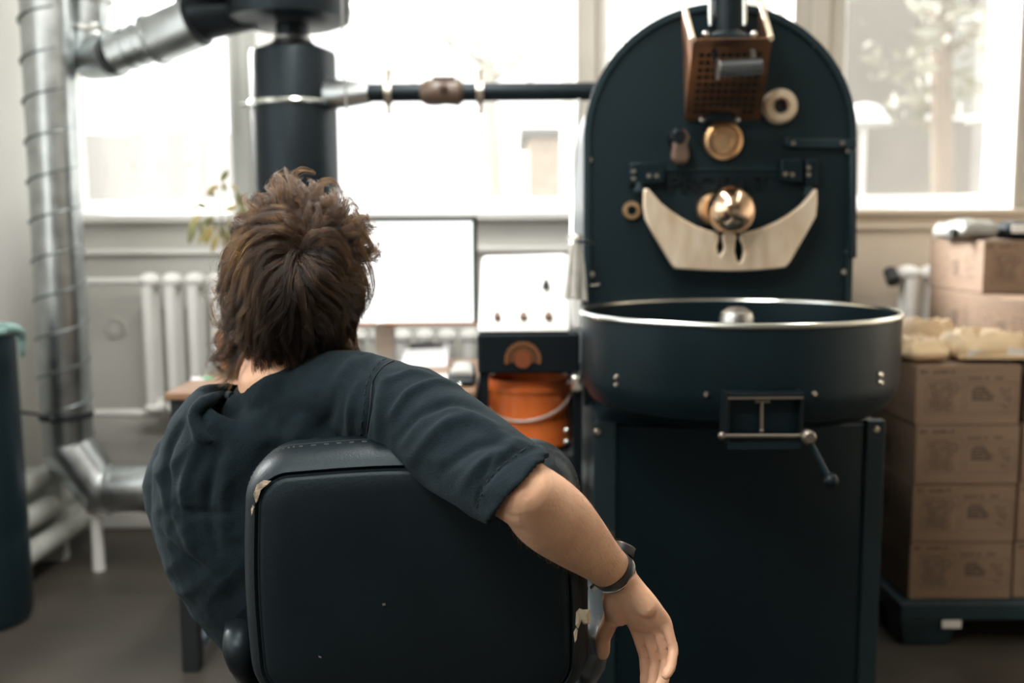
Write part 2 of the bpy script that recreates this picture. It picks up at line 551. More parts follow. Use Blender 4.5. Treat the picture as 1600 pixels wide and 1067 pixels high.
# left wall with its own window bay (out of frame, it lights the room)
wl_ = MB()
LY0, LY1, LZ0, LZ1 = -0.75, 2.65, 0.95, 2.6
wl_.bx(XL - 0.3, XL, YB, LY0, 0, CEIL)
wl_.bx(XL - 0.3, XL, LY1, WALLY + 0.3, 0, CEIL)
wl_.bx(XL - 0.3, XL, LY0, LY1, 0, LZ0)
wl_.bx(XL - 0.3, XL, LY0, LY1, LZ1, CEIL)
struct(wl_.build('wall_left', M_wall, smooth=False))
root = bpy.data.objects.new('window_6', None)
COL.objects.link(root)
root.location = (XL - 0.1, (LY0 + LY1) / 2, LZ0)
struct(root)
f = MB()
for y in (LY0, (LY0 + LY1) / 2 - 0.03, LY1 - 0.06):
    f.bx(XL - 0.13, XL - 0.07, y, y + 0.06, LZ0, LZ1)
f.bx(XL - 0.13, XL - 0.07, LY0, LY1, LZ0, LZ0 + 0.06)
f.bx(XL - 0.13, XL - 0.07, LY0, LY1, LZ1 - 0.06, LZ1)
struct(f.build('window_frame', M_white, root, smooth=False))
struct(MB().bx(XL - 0.102, XL - 0.098, LY0, LY1, LZ0, LZ1).build('pane', M_glass, root, smooth=False))
struct(MB().bx(XR, XR + 0.3, YB, WALLY + 0.3, 0, CEIL).build('wall_right', M_wallR, smooth=False))
struct(MB().bx(XL - 0.3, XR + 0.3, YB - 0.3, YB, 0, CEIL).build('wall_back', M_back, smooth=False))

for lx_, ly_, hx_l, hy_l, lab_ in ((-.95, .1, .75, .15, 'unseen long ceiling fitting added as fill light near the camera'),
                                   (-.3, 2.05, .15, 1.15, 'unseen long ceiling fitting added as fill light above the desk and duct'),
                                   (1.35, 1.55, .15, 1.15, 'unseen long ceiling fitting added as fill light above the roaster and boxes')):
    lamp = thing('ceiling_fill_lamp', lab_, 'lamp', (lx_, ly_, CEIL), 'ceiling fill lamps')
    MB().bx(lx_ - hx_l, lx_ + hx_l, ly_ - hy_l, ly_ + hy_l, CEIL - 0.06, CEIL).build('housing', M_white, lamp, smooth=False, bevel=0.01)
    for k in (-1, 1):
        if hx_l > hy_l:
            MB().cyl((lx_ - hx_l + .05, ly_ + k * .07, CEIL - .08), (lx_ + hx_l - .05, ly_ + k * .07, CEIL - .08), .018, n=12).build('tube', M_lamp, lamp)
        else:
            MB().cyl((lx_ + k * .07, ly_ - hy_l + .05, CEIL - .08), (lx_ + k * .07, ly_ + hy_l - .05, CEIL - .08), .018, n=12).build('tube', M_lamp, lamp)

# ------------------------------------------------------------------ outside
struct(MB().bx(-30, 30, WALLY + 0.5, 40, -0.6, -0.5).build('ground', M_ground, smooth=False))
fence = thing('fence', 'pale beige board fence outside the left window', 'fence', (-4.5, 11, -0.5))
ft = at(240, 205, 11).z
x = -8.0
while x < -3.2:
    w = 0.30
    MB().bx(x, x + w - 0.015, 11 + random.uniform(-.012, .012), 11.03, -0.5, ft + random.uniform(-.03, .03)).build('board', M_fence, fence, smooth=False)
    x += w
MB().bx(-8, -3.2, 11.04, 11.09, 0.4, 0.5).bx(-8, -3.2, 11.04, 11.09, ft - 0.4, ft - 0.3).build('rail', M_fence, fence, smooth=False)
bld = thing('building', 'plain grey beige rendered building across the yard outside the right window', 'building', (8, 14, -0.5))
b0 = at(1290, 100, 14).x
MB().bx(b0, b0 + 9, 14, 20, -0.5, 7).build('wall', M_fac, bld, smooth=False)
for k in range(3):
    xx = b0 + 1.9 + k * 1.9
    fr = MB().bx(xx - 0.5, xx + 0.5, 13.96, 14.0, 2.6, 4.0).build('window', M_white, bld, smooth=False)
    MB().bx(xx - 0.44, xx + 0.44, 13.95, 13.96, 2.66, 3.94).build('pane', M_bag, fr, smooth=False)
shed = thing('shed', 'small beige shed outside the middle window beside its right sash', 'shed', (at(860, 300, 9).x, 9, -0.5))
sx0, sx1 = at(826, 250, 9).x, at(925, 250, 9).x
sz = at(860, 215, 9).z
MB().bx(sx0, sx1, 9, 10.5, -0.5, sz).build('wall', mat('shed_boards', (0.45, 0.36, 0.28), 0.9, noise=0.1), shed, smooth=False)
MB().bx(sx0 - 0.08, sx1 + 0.08, 8.92, 10.6, sz, sz + 0.08).build('roof', M_fac, shed, smooth=False, bevel=0.02)

def tree(px, Y, r, label, spread, nl, zmin, zmax):
    X = at(px, 200, Y).x
    t = thing('tree', label, 'tree', (X, Y, -0.5), 'trees in the yard')
    pts = [(X + 0.04 * math.sin(k), Y, -0.5 + k * 0.7) for k in range(9)]
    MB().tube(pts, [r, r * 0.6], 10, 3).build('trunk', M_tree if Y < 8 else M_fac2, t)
    for k in range(7):
        z = random.uniform(zmin, zmax)
        a = random.uniform(0, 2 * PI)
        e = V((X + math.cos(a) * spread * .8, Y + math.sin(a) * spread * .5, z + random.uniform(.2, .7)))
        MB().tube([(X, Y, z - .3), ((X + e.x) / 2, (Y + e.y) / 2, z), e], [r * .35, r * .1], 7, 4).build('branch', M_tree, t)
    fm = MB()
    for k in range(nl):
        cx, cy, cz = X + random.gauss(0, spread), Y + random.gauss(0, spread * .5), random.uniform(zmin, zmax)
        for q in range(16):
            c = V((cx + random.gauss(0, .12), cy + random.gauss(0, .12), cz + random.gauss(0, .1)))
            R = Euler([random.uniform(0, 6.28) for _ in range(3)]).to_matrix()
            L = random.uniform(.05, .11)
            fm.add([c + R @ V(p) * L for p in ((0, -1, 0), (.45, 0, .08), (0, 1, 0), (-.45, 0, .08))], [(0, 1, 2, 3)])
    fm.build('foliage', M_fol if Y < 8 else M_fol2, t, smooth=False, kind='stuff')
tree(1473, 6.8, 0.085, 'slender tree trunk outside the right window with pale sparse leaves', 0.75, 36, 1.9, 4.2)
tree(770, 9.5, 0.10, 'leafy pale green tree outside the middle window', 1.0, 60, 2.6, 4.4)
par = thing('parasol', 'white garden parasol outside the right window beside the black arch', 'parasol', (at(1352, 300, 8).x, 8, -0.5))
pc = at(1350, 195, 8)
MB().lathe([(0.0, 0.17), (0.10, 0.15), (0.24, 0.03), (0.25, 0.0), (0.0, 0.13)], pc, n=8).build('canopy', M_paper, par, smooth=False)
MB().cyl((pc.x, 8, -0.5), (pc.x, 8, pc.z + 0.12), 0.02).build('pole', M_steel, par)

# ------------------------------------------------------------------ radiators and pipes
def radiator(px0, px1, py_top, py_bot, Y, label, pitch=0.083, depth=0.11):
    a, b = at(px0, py_top, Y), at(px1, py_bot, Y)
    n = max(1, int(round((b.x - a.x) / pitch)))
    t = thing('radiator', label, 'radiator', (a.x, Y, b.z), 'cast iron radiators under the windows')
    zt, zb = a.z, b.z
    for k in range(n):
        x = a.x + (k + .5) * pitch
        m = MB()
        for dy in (-0.035, 0.035):
            m.tube([(x, Y + dy, zb + .02), (x, Y + dy, zb + .06), (x, Y + dy, zt - .06), (x, Y + dy, zt - .02)], [.012, .021, .021, .012], 10)
        m.sphere((x, Y, zt - .035), .05, 14, (.78, 1.25, .62))
        m.sphere((x, Y, zb + .035), .05, 14, (.78, 1.25, .62))
        m.build('section', M_white, t)
    for x in (a.x + pitch, a.x + (n - 1) * pitch):
        MB().bx(x - .012, x + .012, Y, WALLY, zb + .06, zb + .075).build('bracket', M_white, t, smooth=False)
    return t, a, b
r1, ra, rb_ = radiator(216, 425, 424, 648, 3.66, 'white cast iron radiator under the left window beside the duct')
m = MB()
pA, pB = at(120, 440, 3.66), at(225, 440, 3.66)
m.tube([(XL + .03, 3.66, pA.z), (pB.x, 3.66, pA.z)], .013, 10)
pC = at(232, 645, 3.66)
m.tube([(XL + .03, 3.66, pC.z), (pC.x + .05, 3.66, pC.z)], .014, 10)
m.build('supply_pipe', M_white, r1)
radiator(540, 900, 512, 690, 3.66, 'white cast iron radiator behind the monitor and desk')
r3, ra3, rb3 = radiator(1402, 1620, 412, 640, 3.66, 'white cast iron radiator behind the cardboard boxes')
vv = at(1393, 432, 3.66)
MB().cyl(vv, (ra3.x + .01, 3.66, vv.z), .012).cyl(vv + V((0, -.02, -.02)), vv + V((0, .02, .02)), .024).build('valve', M_blackm, r3)
riser = MB()
px_ = at(150, 400, 3.74).x
reg = thing('wall_heating_register', 'bank of low grey heating pipes along the left wall', 'radiator', (XL + .1, 3.05, 0))
for k, z in enumerate((0.10, 0.20, 0.30)):
    r = MB().cyl((XL + .09 + .03 * (2 - k), 3.03, z), (XL + .09 + .03 * (2 - k), 3.62, z), .038, n=18)
    r.sphere((XL + .09 + .03 * (2 - k), 3.62, z), .038, 14)
    r.build('pipe', M_postL, reg)
MB().bx(XL + .01, XL + .16, 3.08, 3.12, 0, .33).build('bracket', M_postL, reg, smooth=False)
MB().bx(XL + .01, XL + .16, 3.4, 3.44, 0, .33).build('bracket', M_postL, reg, smooth=False)
struct(MB().bx(XL, XL + .02, YB, WALLY, 0, .08).build('baseboard_left', M_wall, smooth=False))
# hasp disc and panel edge on the wall beside the radiator
c0 = at(180, 512, WALLY - .004)
tag(MB().torus(c0, (0, 1, 0), .036, .006, 24, 8).cyl(c0, c0 + V((0, -.008, 0)), .028, n=20).build('round_plate', M_wall), 'round painted cover plate on the wall left of the radiator', 'cover plate')

# ------------------------------------------------------------------ spiral duct on the left
def ring_between(mb, p, axis, R, w=.012, t=.004):
    a = V(axis).normalized()
    mb.lathe([(R, -w / 2), (R + t, -w / 2), (R + t, w / 2), (R, w / 2)], p, a, 28)

DY = 3.30
dt, db = at(70, 0, DY), at(106, 690, DY)
DR = 0.081
dx, dzb = db.x, db.z
duct = thing('spiral_duct', 'tall galvanised spiral duct along the left wall with elbow at floor level', 'duct', (dx, DY, .2))
dvx = at(72, 0, DY).x
MB().cyl((dvx + .01, DY, CEIL), (dx, DY, dzb), DR, n=32).build('pipe', M_galv, duct)
hx_ = [(dx + (dvx - dx) * max(0, (z - dzb)) / (CEIL - dzb) + DR * 1.005 * math.cos(a), DY + DR * 1.005 * math.sin(a), z)
       for k in range(0, 16 * 20) for a in [2 * PI * k / 20] for z in [dzb + .02 + .128 * k / 20] if z < CEIL]
MB().tube(hx_, .0042, 6).build('seam', M_seam, duct)
hz = at(200, 762, DY).z
# lobster-back elbow
el = [V((dx, DY, dzb)), V((dx + .012, DY, dzb - .035)), V((dx + .06, DY, dzb - .105)), V((dx + .11, DY, hz + .012)), V((dx + .16, DY, hz))]
el = [V((dx, DY, dzb)), V((dx, DY, dzb - .02)), V((dx + .10, DY, hz + .0)), V((dx + .13, DY, hz))]
m = MB()
R = []
for i, p in enumerate(el):
    t = [V((0, 0, -1)), V((.38, 0, -.92)), V((.92, 0, -.38)), V((1, 0, 0))][i].normalized()
    w_ = V((0, 1, 0))
    u_ = w_.cross(t).normalized()
    rr = DR * (1.0 if i in (0, 3) else 1.08)
    R.append([p + (u_ * math.cos(2 * PI * j / 28) + w_ * math.sin(2 * PI * j / 28)) * rr for j in range(28)])
m.loft(R)
m.build('elbow', M_galv, duct, auto=20)
m = MB().cyl((dx + .13, DY, hz), (0.10, DY, hz), DR, n=32)
for xx in (dx + .15, dx + .26, dx + .42, dx + .8, dx + 1.3):
    ring_between(m, (xx, DY, hz), (1, 0, 0), DR)
m.build('horizontal_pipe', M_galv, duct)
cz = at(100, 648, DY).z
m = MB()
ring_between(m, (dx, DY, cz), (0, 0, 1), DR, .02, .005)
m.tube([(dx - DR, DY, cz), (XL, DY + .05, cz + .01)], .006, 6)
m.sphere((dx - .01, DY - DR - .006, cz), .012, 10)
m.build('clamp', M_blackm, duct)
MB().cyl((at(150, 800, 3.3).x, DY, hz - DR + .01), (at(150, 800, 3.3).x, DY, .0), .017, .022, 12).box((at(150, 800, 3.3).x, DY, hz - DR - .0), (.09, .05, .02)).build('foot', M_white, duct)

# upper duct branch: vertical piece, elbow, slanted run up to the fan
ud = thing('upper_duct', 'short galvanised duct with elbow joining the black fan housing', 'duct', (-1.35, 3.25, 1.9))
UY = 3.30
m = MB()
v0 = at(138, -120, UY + .1); v1 = at(138, 48, UY + .1); v2 = at(148, 92, UY + .08); v3 = at(178, 84, UY + .02); v4 = at(243, 60, UY); v5 = at(308, 32, UY - .05)
m.tube([v0, v1], .064, 24)
m.build('pipe', M_galv, ud)
m = MB(); m.tube([v1, v1.lerp(v2, .6), v2, v2.lerp(v3, .5), v3], [.066, .07, .073, .073, .074], 24); m.build('elbow', M_galv, ud, auto=15)
m = MB(); m.tube([v3, v4], [.064, .067], 24)
for k in (.35, .62):
    ring_between(m, v3.lerp(v4, k), v4 - v3, .067, .006, .003)
m.build('slanted_pipe', M_galv, ud)
m = MB(); m.tube([v4, v5], [.082, .082], 24)
ring_between(m, v4, v5 - v4, .082, .012, .005)
m.build('collar', M_galv, ud)
m = MB()
for p in (v1, v0.lerp(v1, .72)):
    ring_between(m, p, (0, 0, 1), .066, .012, .012)
m.cyl(v1 + V((.04, 0, -.01)), v1 + V((.105, 0, -.03)), .006, n=8)
m.build('clamp', M_steel, ud)

# fan housing above the cyclone
fan = thing('exhaust_fan', 'black fan housing above the cyclone at the top of the picture', 'fan', (-.85, 3.28, 2.0))
f0, f1 = at(300, 30, 3.28), at(455, 20, 3.28)
m = MB(); m.tube([f0 + V((-.02, 0, -.0)), f0 + V((.05, 0, .015)), V((f1.x - .12, 3.28, f1.z + .01))], [.086, .078, .06], 24); m.build('inlet', M_black, fan)
MB().lathe([(.0, -.062), (.15, -.06), (.19, -.045), (.195, -.02), (.195, .06), (.0, .06)], V((at(452, 20, 3.28).x, 3.28, at(452, 18, 3.28).z + .015)), n=36).build('housing', M_black, fan)
MB().bx(at(300, 0, 3.18).x, at(545, 0, 3.18).x, 3.12, 3.28, at(545, -12, 3.18).z, at(545, -70, 3.18).z).build('mount', M_black, fan, smooth=False, bevel=.01)
b0_, b1_ = at(352, 50, 3.28), at(365, 56, 3.28)
# cyclone column
CY = 3.28
cyx = at(461, 200, CY).x
cyr = (at(527, 200, CY).x - at(395, 200, CY).x) / 2
cyc = thing('cyclone', 'black chaff cyclone column behind the man with a steel clamp band', 'cyclone', (cyx, CY, 0))
zt = at(461, 88, CY).z
MB().lathe([(0, .55), (cyr * .55, .60), (cyr, 1.0), (cyr, zt), (cyr * .97, zt + .012), (cyr * .55, zt + .035), (cyr * .38, zt + .055), (0, zt + .055)], (cyx, CY, 0), n=40).build('body', M_black, cyc)
MB().lathe([(.045, zt + .05), (.052, at(461, 66, CY).z), (.052, at(461, 30, CY).z), (0, at(461, 30, CY).z)], (cyx, CY, 0), n=28).build('neck', M_black, cyc)
m = MB(); z6 = at(461, 60, CY).z
m.torus((cyx, CY, z6), (0, 0, 1), .054, .007, 28, 8)
m.build('neck_clamp', M_steel, cyc)
m = MB(); zc = at(461, 164, CY).z
m.torus((cyx, CY, zc), (0, 0, 1), cyr + .003, .007, 36, 8, (1, 1.3))
m.cyl((cyx - cyr - .03, CY - .03, zc - .004), (cyx - cyr, CY - .03, zc), .007, n=8)
m.build('clamp_band', M_rim, cyc)
for a in range(3):
    an = 2 * PI * a / 3 + .5
    MB().cyl((cyx + cyr * .9 * math.cos(an), CY + cyr * .9 * math.sin(an), 1.02), (cyx + cyr * 1.3 * math.cos(an), CY + cyr * 1.3 * math.sin(an), 0), .015).build('leg', M_blackm, cyc)
# horizontal pipe from cyclone to roaster
pz = at(760, 144, 3.2).z
hp = thing('exhaust_pipe', 'black horizontal pipe linking the cyclone to the roaster arch', 'pipe', (-.2, 3.2, pz))
xa, xb = cyx + cyr * .7, at(945, 144, 3.2).x
MB().cyl((at(576, 144, 3.2).x, 3.2, pz), (xb, 3.2, pz), .0285, n=24).build('pipe', M_black, hp)
MB().tube([(xa, 3.25, pz + .005), (xa + .07, 3.22, pz), (at(578, 144, 3.2).x, 3.2, pz)], [.052, .045, .032], 20, 4).build('connector', M_galv, hp)
for pp in (607, 750):
    q = at(pp, 144, 3.2)
    m = MB()
    ring_between(m, (q.x, 3.2, pz), (1, 0, 0), .0285, .022, .009)
    m.cyl((q.x, 3.2, pz - .065), (q.x, 3.2, pz + .065), .008, n=10)
    m.sphere((q.x, 3.2, pz + .066), .011, 10)
    m.sphere((q.x, 3.2, pz - .060), .009, 10)
    m.build('pipe_clamp', M_bolt, hp)
q0, q1 = at(667, 144, 3.2).x, at(722, 144, 3.2).x
m = MB()
m.lathe([(.0285, -.02), (.04, 0), (.042, .03), (.038, .06), (.043, .1), (.03, .115)], (q0, 3.2, pz), (1, 0, 0), 24)
m.box(((q0 + q1) / 2, 3.185, pz + .03), (.07, .03, .03))
m.sphere(((q0 + q1) / 2, 3.155, pz + .01), .014, 10)
m.build('damper', M_brown, hp)
# hanging cables
tag(MB().tube([at(534, -40, 2.9), at(536, 60, 2.9), at(541, 160, 2.9), at(552, 250, 2.9), at(560, 345, 2.9), at(561, 420, 2.95)], .0035, 6, 4).build('cable', M_wire), 'thin grey cable hanging from above beside the cyclone', 'cable')
tag(MB().tube([at(905, 155, 2.9), at(901, 220, 2.9), at(895, 290, 2.9), at(893, 370, 2.8), at(893, 420, 2.7)], .0045, 6, 4).build('cable', M_steel), 'pale thin cable hanging beside the left edge of the arch', 'cable')

# ------------------------------------------------------------------ the coffee roaster
PY = 2.56            # front plate
RX = at(1124, 250, PY).x
roast = thing('coffee_roaster', 'large dark teal drum coffee roaster with arched front plate and brass fittings', 'coffee roaster', (RX, PY, 0))
hw = (at(1336, 250, PY).x - at(912, 250, PY).x) / 2
zarc = at(1124, 216, PY).z
zarch_top = at(1118, 5, PY).z
zplate = at(1124, 500, PY).z - .22
def arch(inset=0.0, n=40):
    w = hw - inset
    h = (zarch_top - zarc) - inset
    pts = [(RX - w, zplate + inset * 0), (RX - w, zarc)]
    pts = [(RX - w, zplate)]
    for k in range(n + 1):
        a = PI - PI * k / n
        pts.append((RX + w * math.cos(a), zarc + h * math.sin(a)))
    pts.append((RX + w, zplate))
    return pts
MB().prism(arch(0), PY, PY + .03).build('front_plate', M_teal, roast, auto=30, bevel=.004)
# raised edging on the right half and top of the plate
m = MB()
ro, ri = arch(0.0), arch(0.016)
vs, fs = [], []
n_ = len(ro)
for (x, z), (x2, z2) in zip(ro, ri):
    vs += [V((x, PY - .008, z)), V((x2, PY - .008, z2)), V((x2, PY + .001, z2)), V((x, PY + .001, z))]
for k in range(n_ - 1):
    for j in range(4):
        fs.append((k * 4 + j, k * 4 + (j + 1) % 4, (k + 1) * 4 + (j + 1) % 4, (k + 1) * 4 + j))
m.add(vs, fs)
m.build('plate_edging', M_tealm, roast, auto=30)
MB().prism([(RX + (x - RX) * .93, zarc + (z - zarc) * .93) for x, z in arch(0)], PY + .03, PY + .85).build('drum_casing', M_teal, roast, auto=30)
# bolts of the plate
def bolt(p, r=.007, name='bolt', mm=None, par=None):
    p = V(p)
    MB().lathe([(0, .006), (r * .7, .006), (r, .003), (r, 0)], p, (0, -1, 0), 12).build(name, mm or M_bolt, par or roast)
for bx_, by_ in ((976, 71), (1274, 71), (925, 429), (1319, 425), (1326, 393), (1123, 14), (921, 250), (1326, 236)):
    bolt(at(bx_, by_, PY - .001), .008 if by_ > 100 else .007)
m = MB(); q = at(922, 446, PY - .002)
m.tube([q + V((-.012, 0, 0)), q + V((.012, -.004, 0)), q + V((.024, 0, .003))], .0025, 6).build('wire_clip', M_bolt, roast)

def P2(px, py, y=PY):
    p = at(px, py, y)
    return (p.x, p.z)
# right-hand hinge bar, latch bar
m = MB().prism([P2(1226, 216), P2(1336, 219), P2(1336, 232), P2(1230, 231), P2(1225, 226)], PY - .016, PY).build('latch_bar', M_tealm, roast, bevel=.002)
bolt(at(1239, 224, PY - .016), .006, par=roast)
bolt(at(1316, 224, PY - .016), .006, par=roast)
MB().prism([P2(1325, 235), P2(1335, 235), P2(1335, 403), P2(1325, 403)], PY - .02, PY).build('door_hinge', M_tealm, roast, bevel=.003)
# round door outline, a shallow relief line over the lettering
MB().prism([P2(1000, 263), P2(1245, 261), P2(1245, 265), P2(1000, 267)], PY - .006, PY).build('relief_strip', M_tealm, roast)
text_part('PROBAT', .062, at(1122, 288, PY - .003), roast, M_black, 'lettering', .006, offset=.0015, scl=(1.12, .85, 1))
# brass sight glass
def disc(px, py, rpx, prof, mm, name, lab=None, y=PY, n=36, par=None):
    c = at(px, py, y)
    r = rpx * y / FPX
    o = MB().lathe([(a * r, b) for a, b in prof], c, (0, -1, 0), n).build(name, mm, par or roast, auto=25)
    if lab:
        o['label'] = lab
    return o
disc(1129, 220, 30, [(0, .016), (.42, .016), (.46, .02), (.62, .02), (.66, .014), (.72, .014), (.8, .02), (.97, .017), (1, .008), (1, -.002)], M_brass, 'sight_glass', 'round brass sight port with concentric rings')
MB().torus(at(1129, 220, PY - .018), (0, 1, 0), .56 * 30 * PY / FPX, .0022, 32, 6).build('sight_ring', M_bronze, roast)
disc(1217, 167, 27, [(.38, .004), (.40, .02), (.5, .026), (.85, .024), (.98, .015), (1, -.002)], M_brassl, 'brass_ring')
disc(1217, 167, 10.5, [(0, .008), (.9, .008), (1, .004), (1, 0)], M_blackm, 'ring_core')
disc(987, 329, 14.5, [(.5, .002), (.52, .012), (.9, .012), (1, .006), (1, -.002)], M_brass, 'small_ring')
# brown paddle handle
m = MB().prism([P2(1045, 212), P2(1052, 203), P2(1066, 204), P2(1074, 216), P2(1070, 226), P2(1073, 246), P2(1068, 258), P2(1052, 258), P2(1044, 250), P2(1047, 230)], PY - .05, PY - .022)
m.build('paddle_handle', M_brown, roast, bevel=.008, seg=3)
disc(1056, 216, 14, [(0, .055), (.6, .055), (.9, .045), (1, .02), (1, 0)], M_black, 'handle_boss')
# hinge blocks with screws
for quad, scr in ((((982, 256), (1035, 254), (1035, 286), (982, 290)), ((990, 268), (990, 279), (1014, 275), (1026, 275))),
                  (((1216, 250), (1249, 250), (1249, 286), (1216, 284)), ((1227, 272), (1238, 273))),
                  (((1254, 250), (1272, 250), (1272, 292), (1254, 292)), ((1263, 262), (1263, 273)))):
    MB().prism([P2(*p) for p in quad], PY - .03, PY).build('hinge_block', M_tealp, roast, bevel=.003)
    for sp in scr:
        c = at(*sp, PY - .03)
        MB().lathe([(0, .004), (.005, .004), (.0065, 0)], c, (0, -1, 0), 10).build('hinge_screw', M_bolt, roast)
for px, py in ((1000, 286), (1262, 292)):
    c0_, c1_ = at(px, py, PY - .04), at(px + (-2 if px < 1100 else 2), py + 12, PY - .04)
    MB().cyl(c0_, c1_, .009).cyl(c1_ + V((-.012, 0, 0)), c1_ + V((.012, 0, 0)), .007).build('hinge_pin', M_tealm, roast)
# crescent brass door (the smile): outline in photo pixels
outer = [(1001, 297), (1000, 322), (1003, 342), (1010, 356), (1043, 412), (1049, 418)]
for k in range(1, 9):
    t = k / 9
    outer.append((1049 + (1217 - 1049) * t, 418 + 4.5 * math.sin(PI * t) - 1 * t))
outer += [(1217, 416), (1224, 408), (1250, 362), (1263, 338), (1265, 318), (1265, 297)]
inner = []
# upper concave edge, right to left, with two finger slots
for px, py in ((1261, 297), (1252, 309), (1240, 322), (1222, 336), (1205, 346), (1185, 355), (1165, 361), (1150, 364)):
    inner.append((px, py))
slotR = [(1148, 367), (1148, 375), (1152, 384), (1153, 394), (1151, 404), (1147, 410), (1142, 404), (1139, 392), (1140, 378), (1142, 368)]
inner += slotR + [(1139, 364), (1130, 364), (1123, 365)]
slotL = [(1121, 368), (1121, 375), (1123, 384), (1122, 391), (1117, 399), (1113, 392), (1112, 383), (1115, 374), (1116, 367)]
inner += slotL + [(1112, 363), (1100, 360), (1080, 353), (1060, 342), (1042, 330), (1027, 318), (1014, 303), (1007, 296)]
cres = [P2(*p) for p in outer + inner]
MB().prism(cres, PY - .065, PY - .045).build('crescent_door', M_brassl, roast, auto=25, bevel=.0035)['label'] = 'crescent shaped pale brass chute door with two dark slots'
# brass counterweight ball and the knob plate behind it
disc(1112, 327, 24, [(0, .04), (.8, .04), (1, .03), (1, .0)], M_brass, 'ball_backplate')
c = at(1143, 328, PY - .10)
MB().sphere(c, 37.5 * (PY - .10) / FPX, 32).build('brass_ball', M_brassb, roast)
MB().cyl(c, (c.x, PY, c.z), .014).build('ball_shaft', M_brass, roast)
for px, y0, y1 in ((1117, 352, 393), (1146, 356, 404)):
    a_, b_ = at(px - 1, y0, PY - .03), at(px, y1, PY - .03)
    MB().tube([a_, a_.lerp(b_, .35), a_.lerp(b_, .75), b_], [.004, .005, .010, .006], 12, 3).build('slot_lever', M_black, roast)

# copper trier / hopper chute at the top
ch = bpy.data.objects.new('hopper_chute', None)
COL.objects.link(ch); ch.parent = roast
HY0, HY1 = PY - .28, PY - .05
def face(pts, th, name, mm, par=ch):
    """plate through world points with thickness"""
    a, b, c = V(pts[0]), V(pts[1]), V(pts[2])
    n = (b - a).cross(c - a).normalized() * th
    k = len(pts)
    vs = [V(p) for p in pts] + [V(p) + n for p in pts]
    fs = [tuple(range(k)), tuple(range(2 * k - 1, k - 1, -1))] + [(j, j + k, (j + 1) % k + k, (j + 1) % k) for j in range(k)]
    return MB().add(vs, fs).build(name, mm, par, smooth=False)
TL, TR = at(1083, 62, HY0), at(1205, 60, HY0)
BL, BR = at(1070, 188, PY - .015), at(1186, 188, PY - .015)
face([TL, TR, BR, BL], .003, 'perforated_plate', M_copper)
nrm = (TR - TL).cross(BL - TL).normalized()
if nrm.y > 0: nrm = -nrm
for r in range(9):
    hm = MB()
    for k in range(9):
        u, v_ = .13 + .74 * k / 8, .17 + .70 * r / 8
        if v_ > .8 and .25 < u < .7:
            continue
        p = TL.lerp(TR, u).lerp(BL.lerp(BR, u), v_)
        hm.lathe([(.0, .0012), (.0060, .0012), (.0064, -.001)], p + nrm * .003, nrm, 8)
    hm.build('perforation_row', M_hole, ch, smooth=False)
TL2, TR2 = at(1069, 10, HY1), at(1190, 8, HY1)
face([TL, BL, TL2 + V((0, .03, -.02)), TL2], .003, 'side_plate', M_copper)
face([TR, BR, TR2 + V((0, .03, -.02)), TR2], .003, 'side_plate', M_copper)
for a_, b_ in ((TL, TL2), (TR, TR2)):
    MB().tube([a_, b_], .0065, 8).build('plate_rim', M_brassl, ch)
# black feed tube
tz0 = at(1137, 55, PY - .12).z
m = MB().cyl(at(1137, 62, PY - .12), at(1137, -130, PY - .12), .042, n=28)
m.lathe([(.0, 0), (.05, 0), (.05, .02), (.042, .03)], at(1137, 72, PY - .12), (0, 0, 1), 28)
m.build('feed_tube', M_black, ch)
for px in (1110, 1163):
    MB().cyl(at(px, 40, PY - .15), at(px, -100, PY - .15), .006, n=10).build('tube_rod', M_rim, ch)
MB().box(at(1140, 66, PY - .2), (.13, .05, .03)).build('clamp_bar', M_black, ch, smooth=False, bevel=.006)
for px in (1102, 1178):
    MB().sphere(at(px, 54, PY - .23), .009, 10).build('clamp_bolt', M_steel, ch)
# roller of the chute and its arms
a_, b_ = at(1122, 108, HY0 + .02), at(1189, 104, HY0 + .02)
MB().cyl(a_, b_, .021, n=24).build('roller', mat('roller_steel', (.22, .24, .25), .22, metal=.9), ch)
MB().lathe([(.0, -.003), (.024, -.003), (.024, .003), (0, .003)], a_, b_ - a_, 24).build('roller_end', M_steel, ch)
face([at(1112, 72, HY0 + .03), at(1118, 72, HY0 + .03), at(1124, 100, HY0 + .03), at(1116, 98, HY0 + .03)], .004, 'roller_arm', M_black)
face([at(1172, 68, HY0 + .03), at(1178, 66, HY0 + .03), at(1182, 95, HY0 + .03), at(1174, 95, HY0 + .03)], .004, 'roller_arm', M_steel)
MB().prism([P2(1103, 184, PY - .03), P2(1108, 176, PY - .03), P2(1140, 174, PY - .03), P2(1148, 184, PY - .03), P2(1146, 190, PY - .03), P2(1102, 190, PY - .03)], PY - .045, PY - .02).build('chute_latch', M_black, ch, bevel=.003)
for px in (1097, 1152):
    MB().sphere(at(px, 187, PY - .03), .008, 10).build('latch_bolt', M_steel, ch)

# base cabinet of the roaster
CBY = 2.24
cbl, cbr = at(927, 662, CBY), at(1381, 652, CBY)
cbt = (cbl.z + cbr.z) / 2
MB().bx(cbl.x + .012, cbr.x - .012, CBY + .01, PY + .85, .02, cbt - .003).build('base_cabinet', M_tealp, roast, smooth=False, bevel=.004)
fl = at(961, 800, CBY).x
fr_ = at(1347, 800, CBY).x
MB().bx(cbl.x, fl, CBY - .012, CBY + .012, 0, cbt).build('corner_flange', M_tealm, roast, smooth=False, bevel=.003)
MB().bx(fr_, cbr.x, CBY - .012, CBY + .012, 0, cbt).build('corner_flange', M_tealm, roast, smooth=False, bevel=.003)
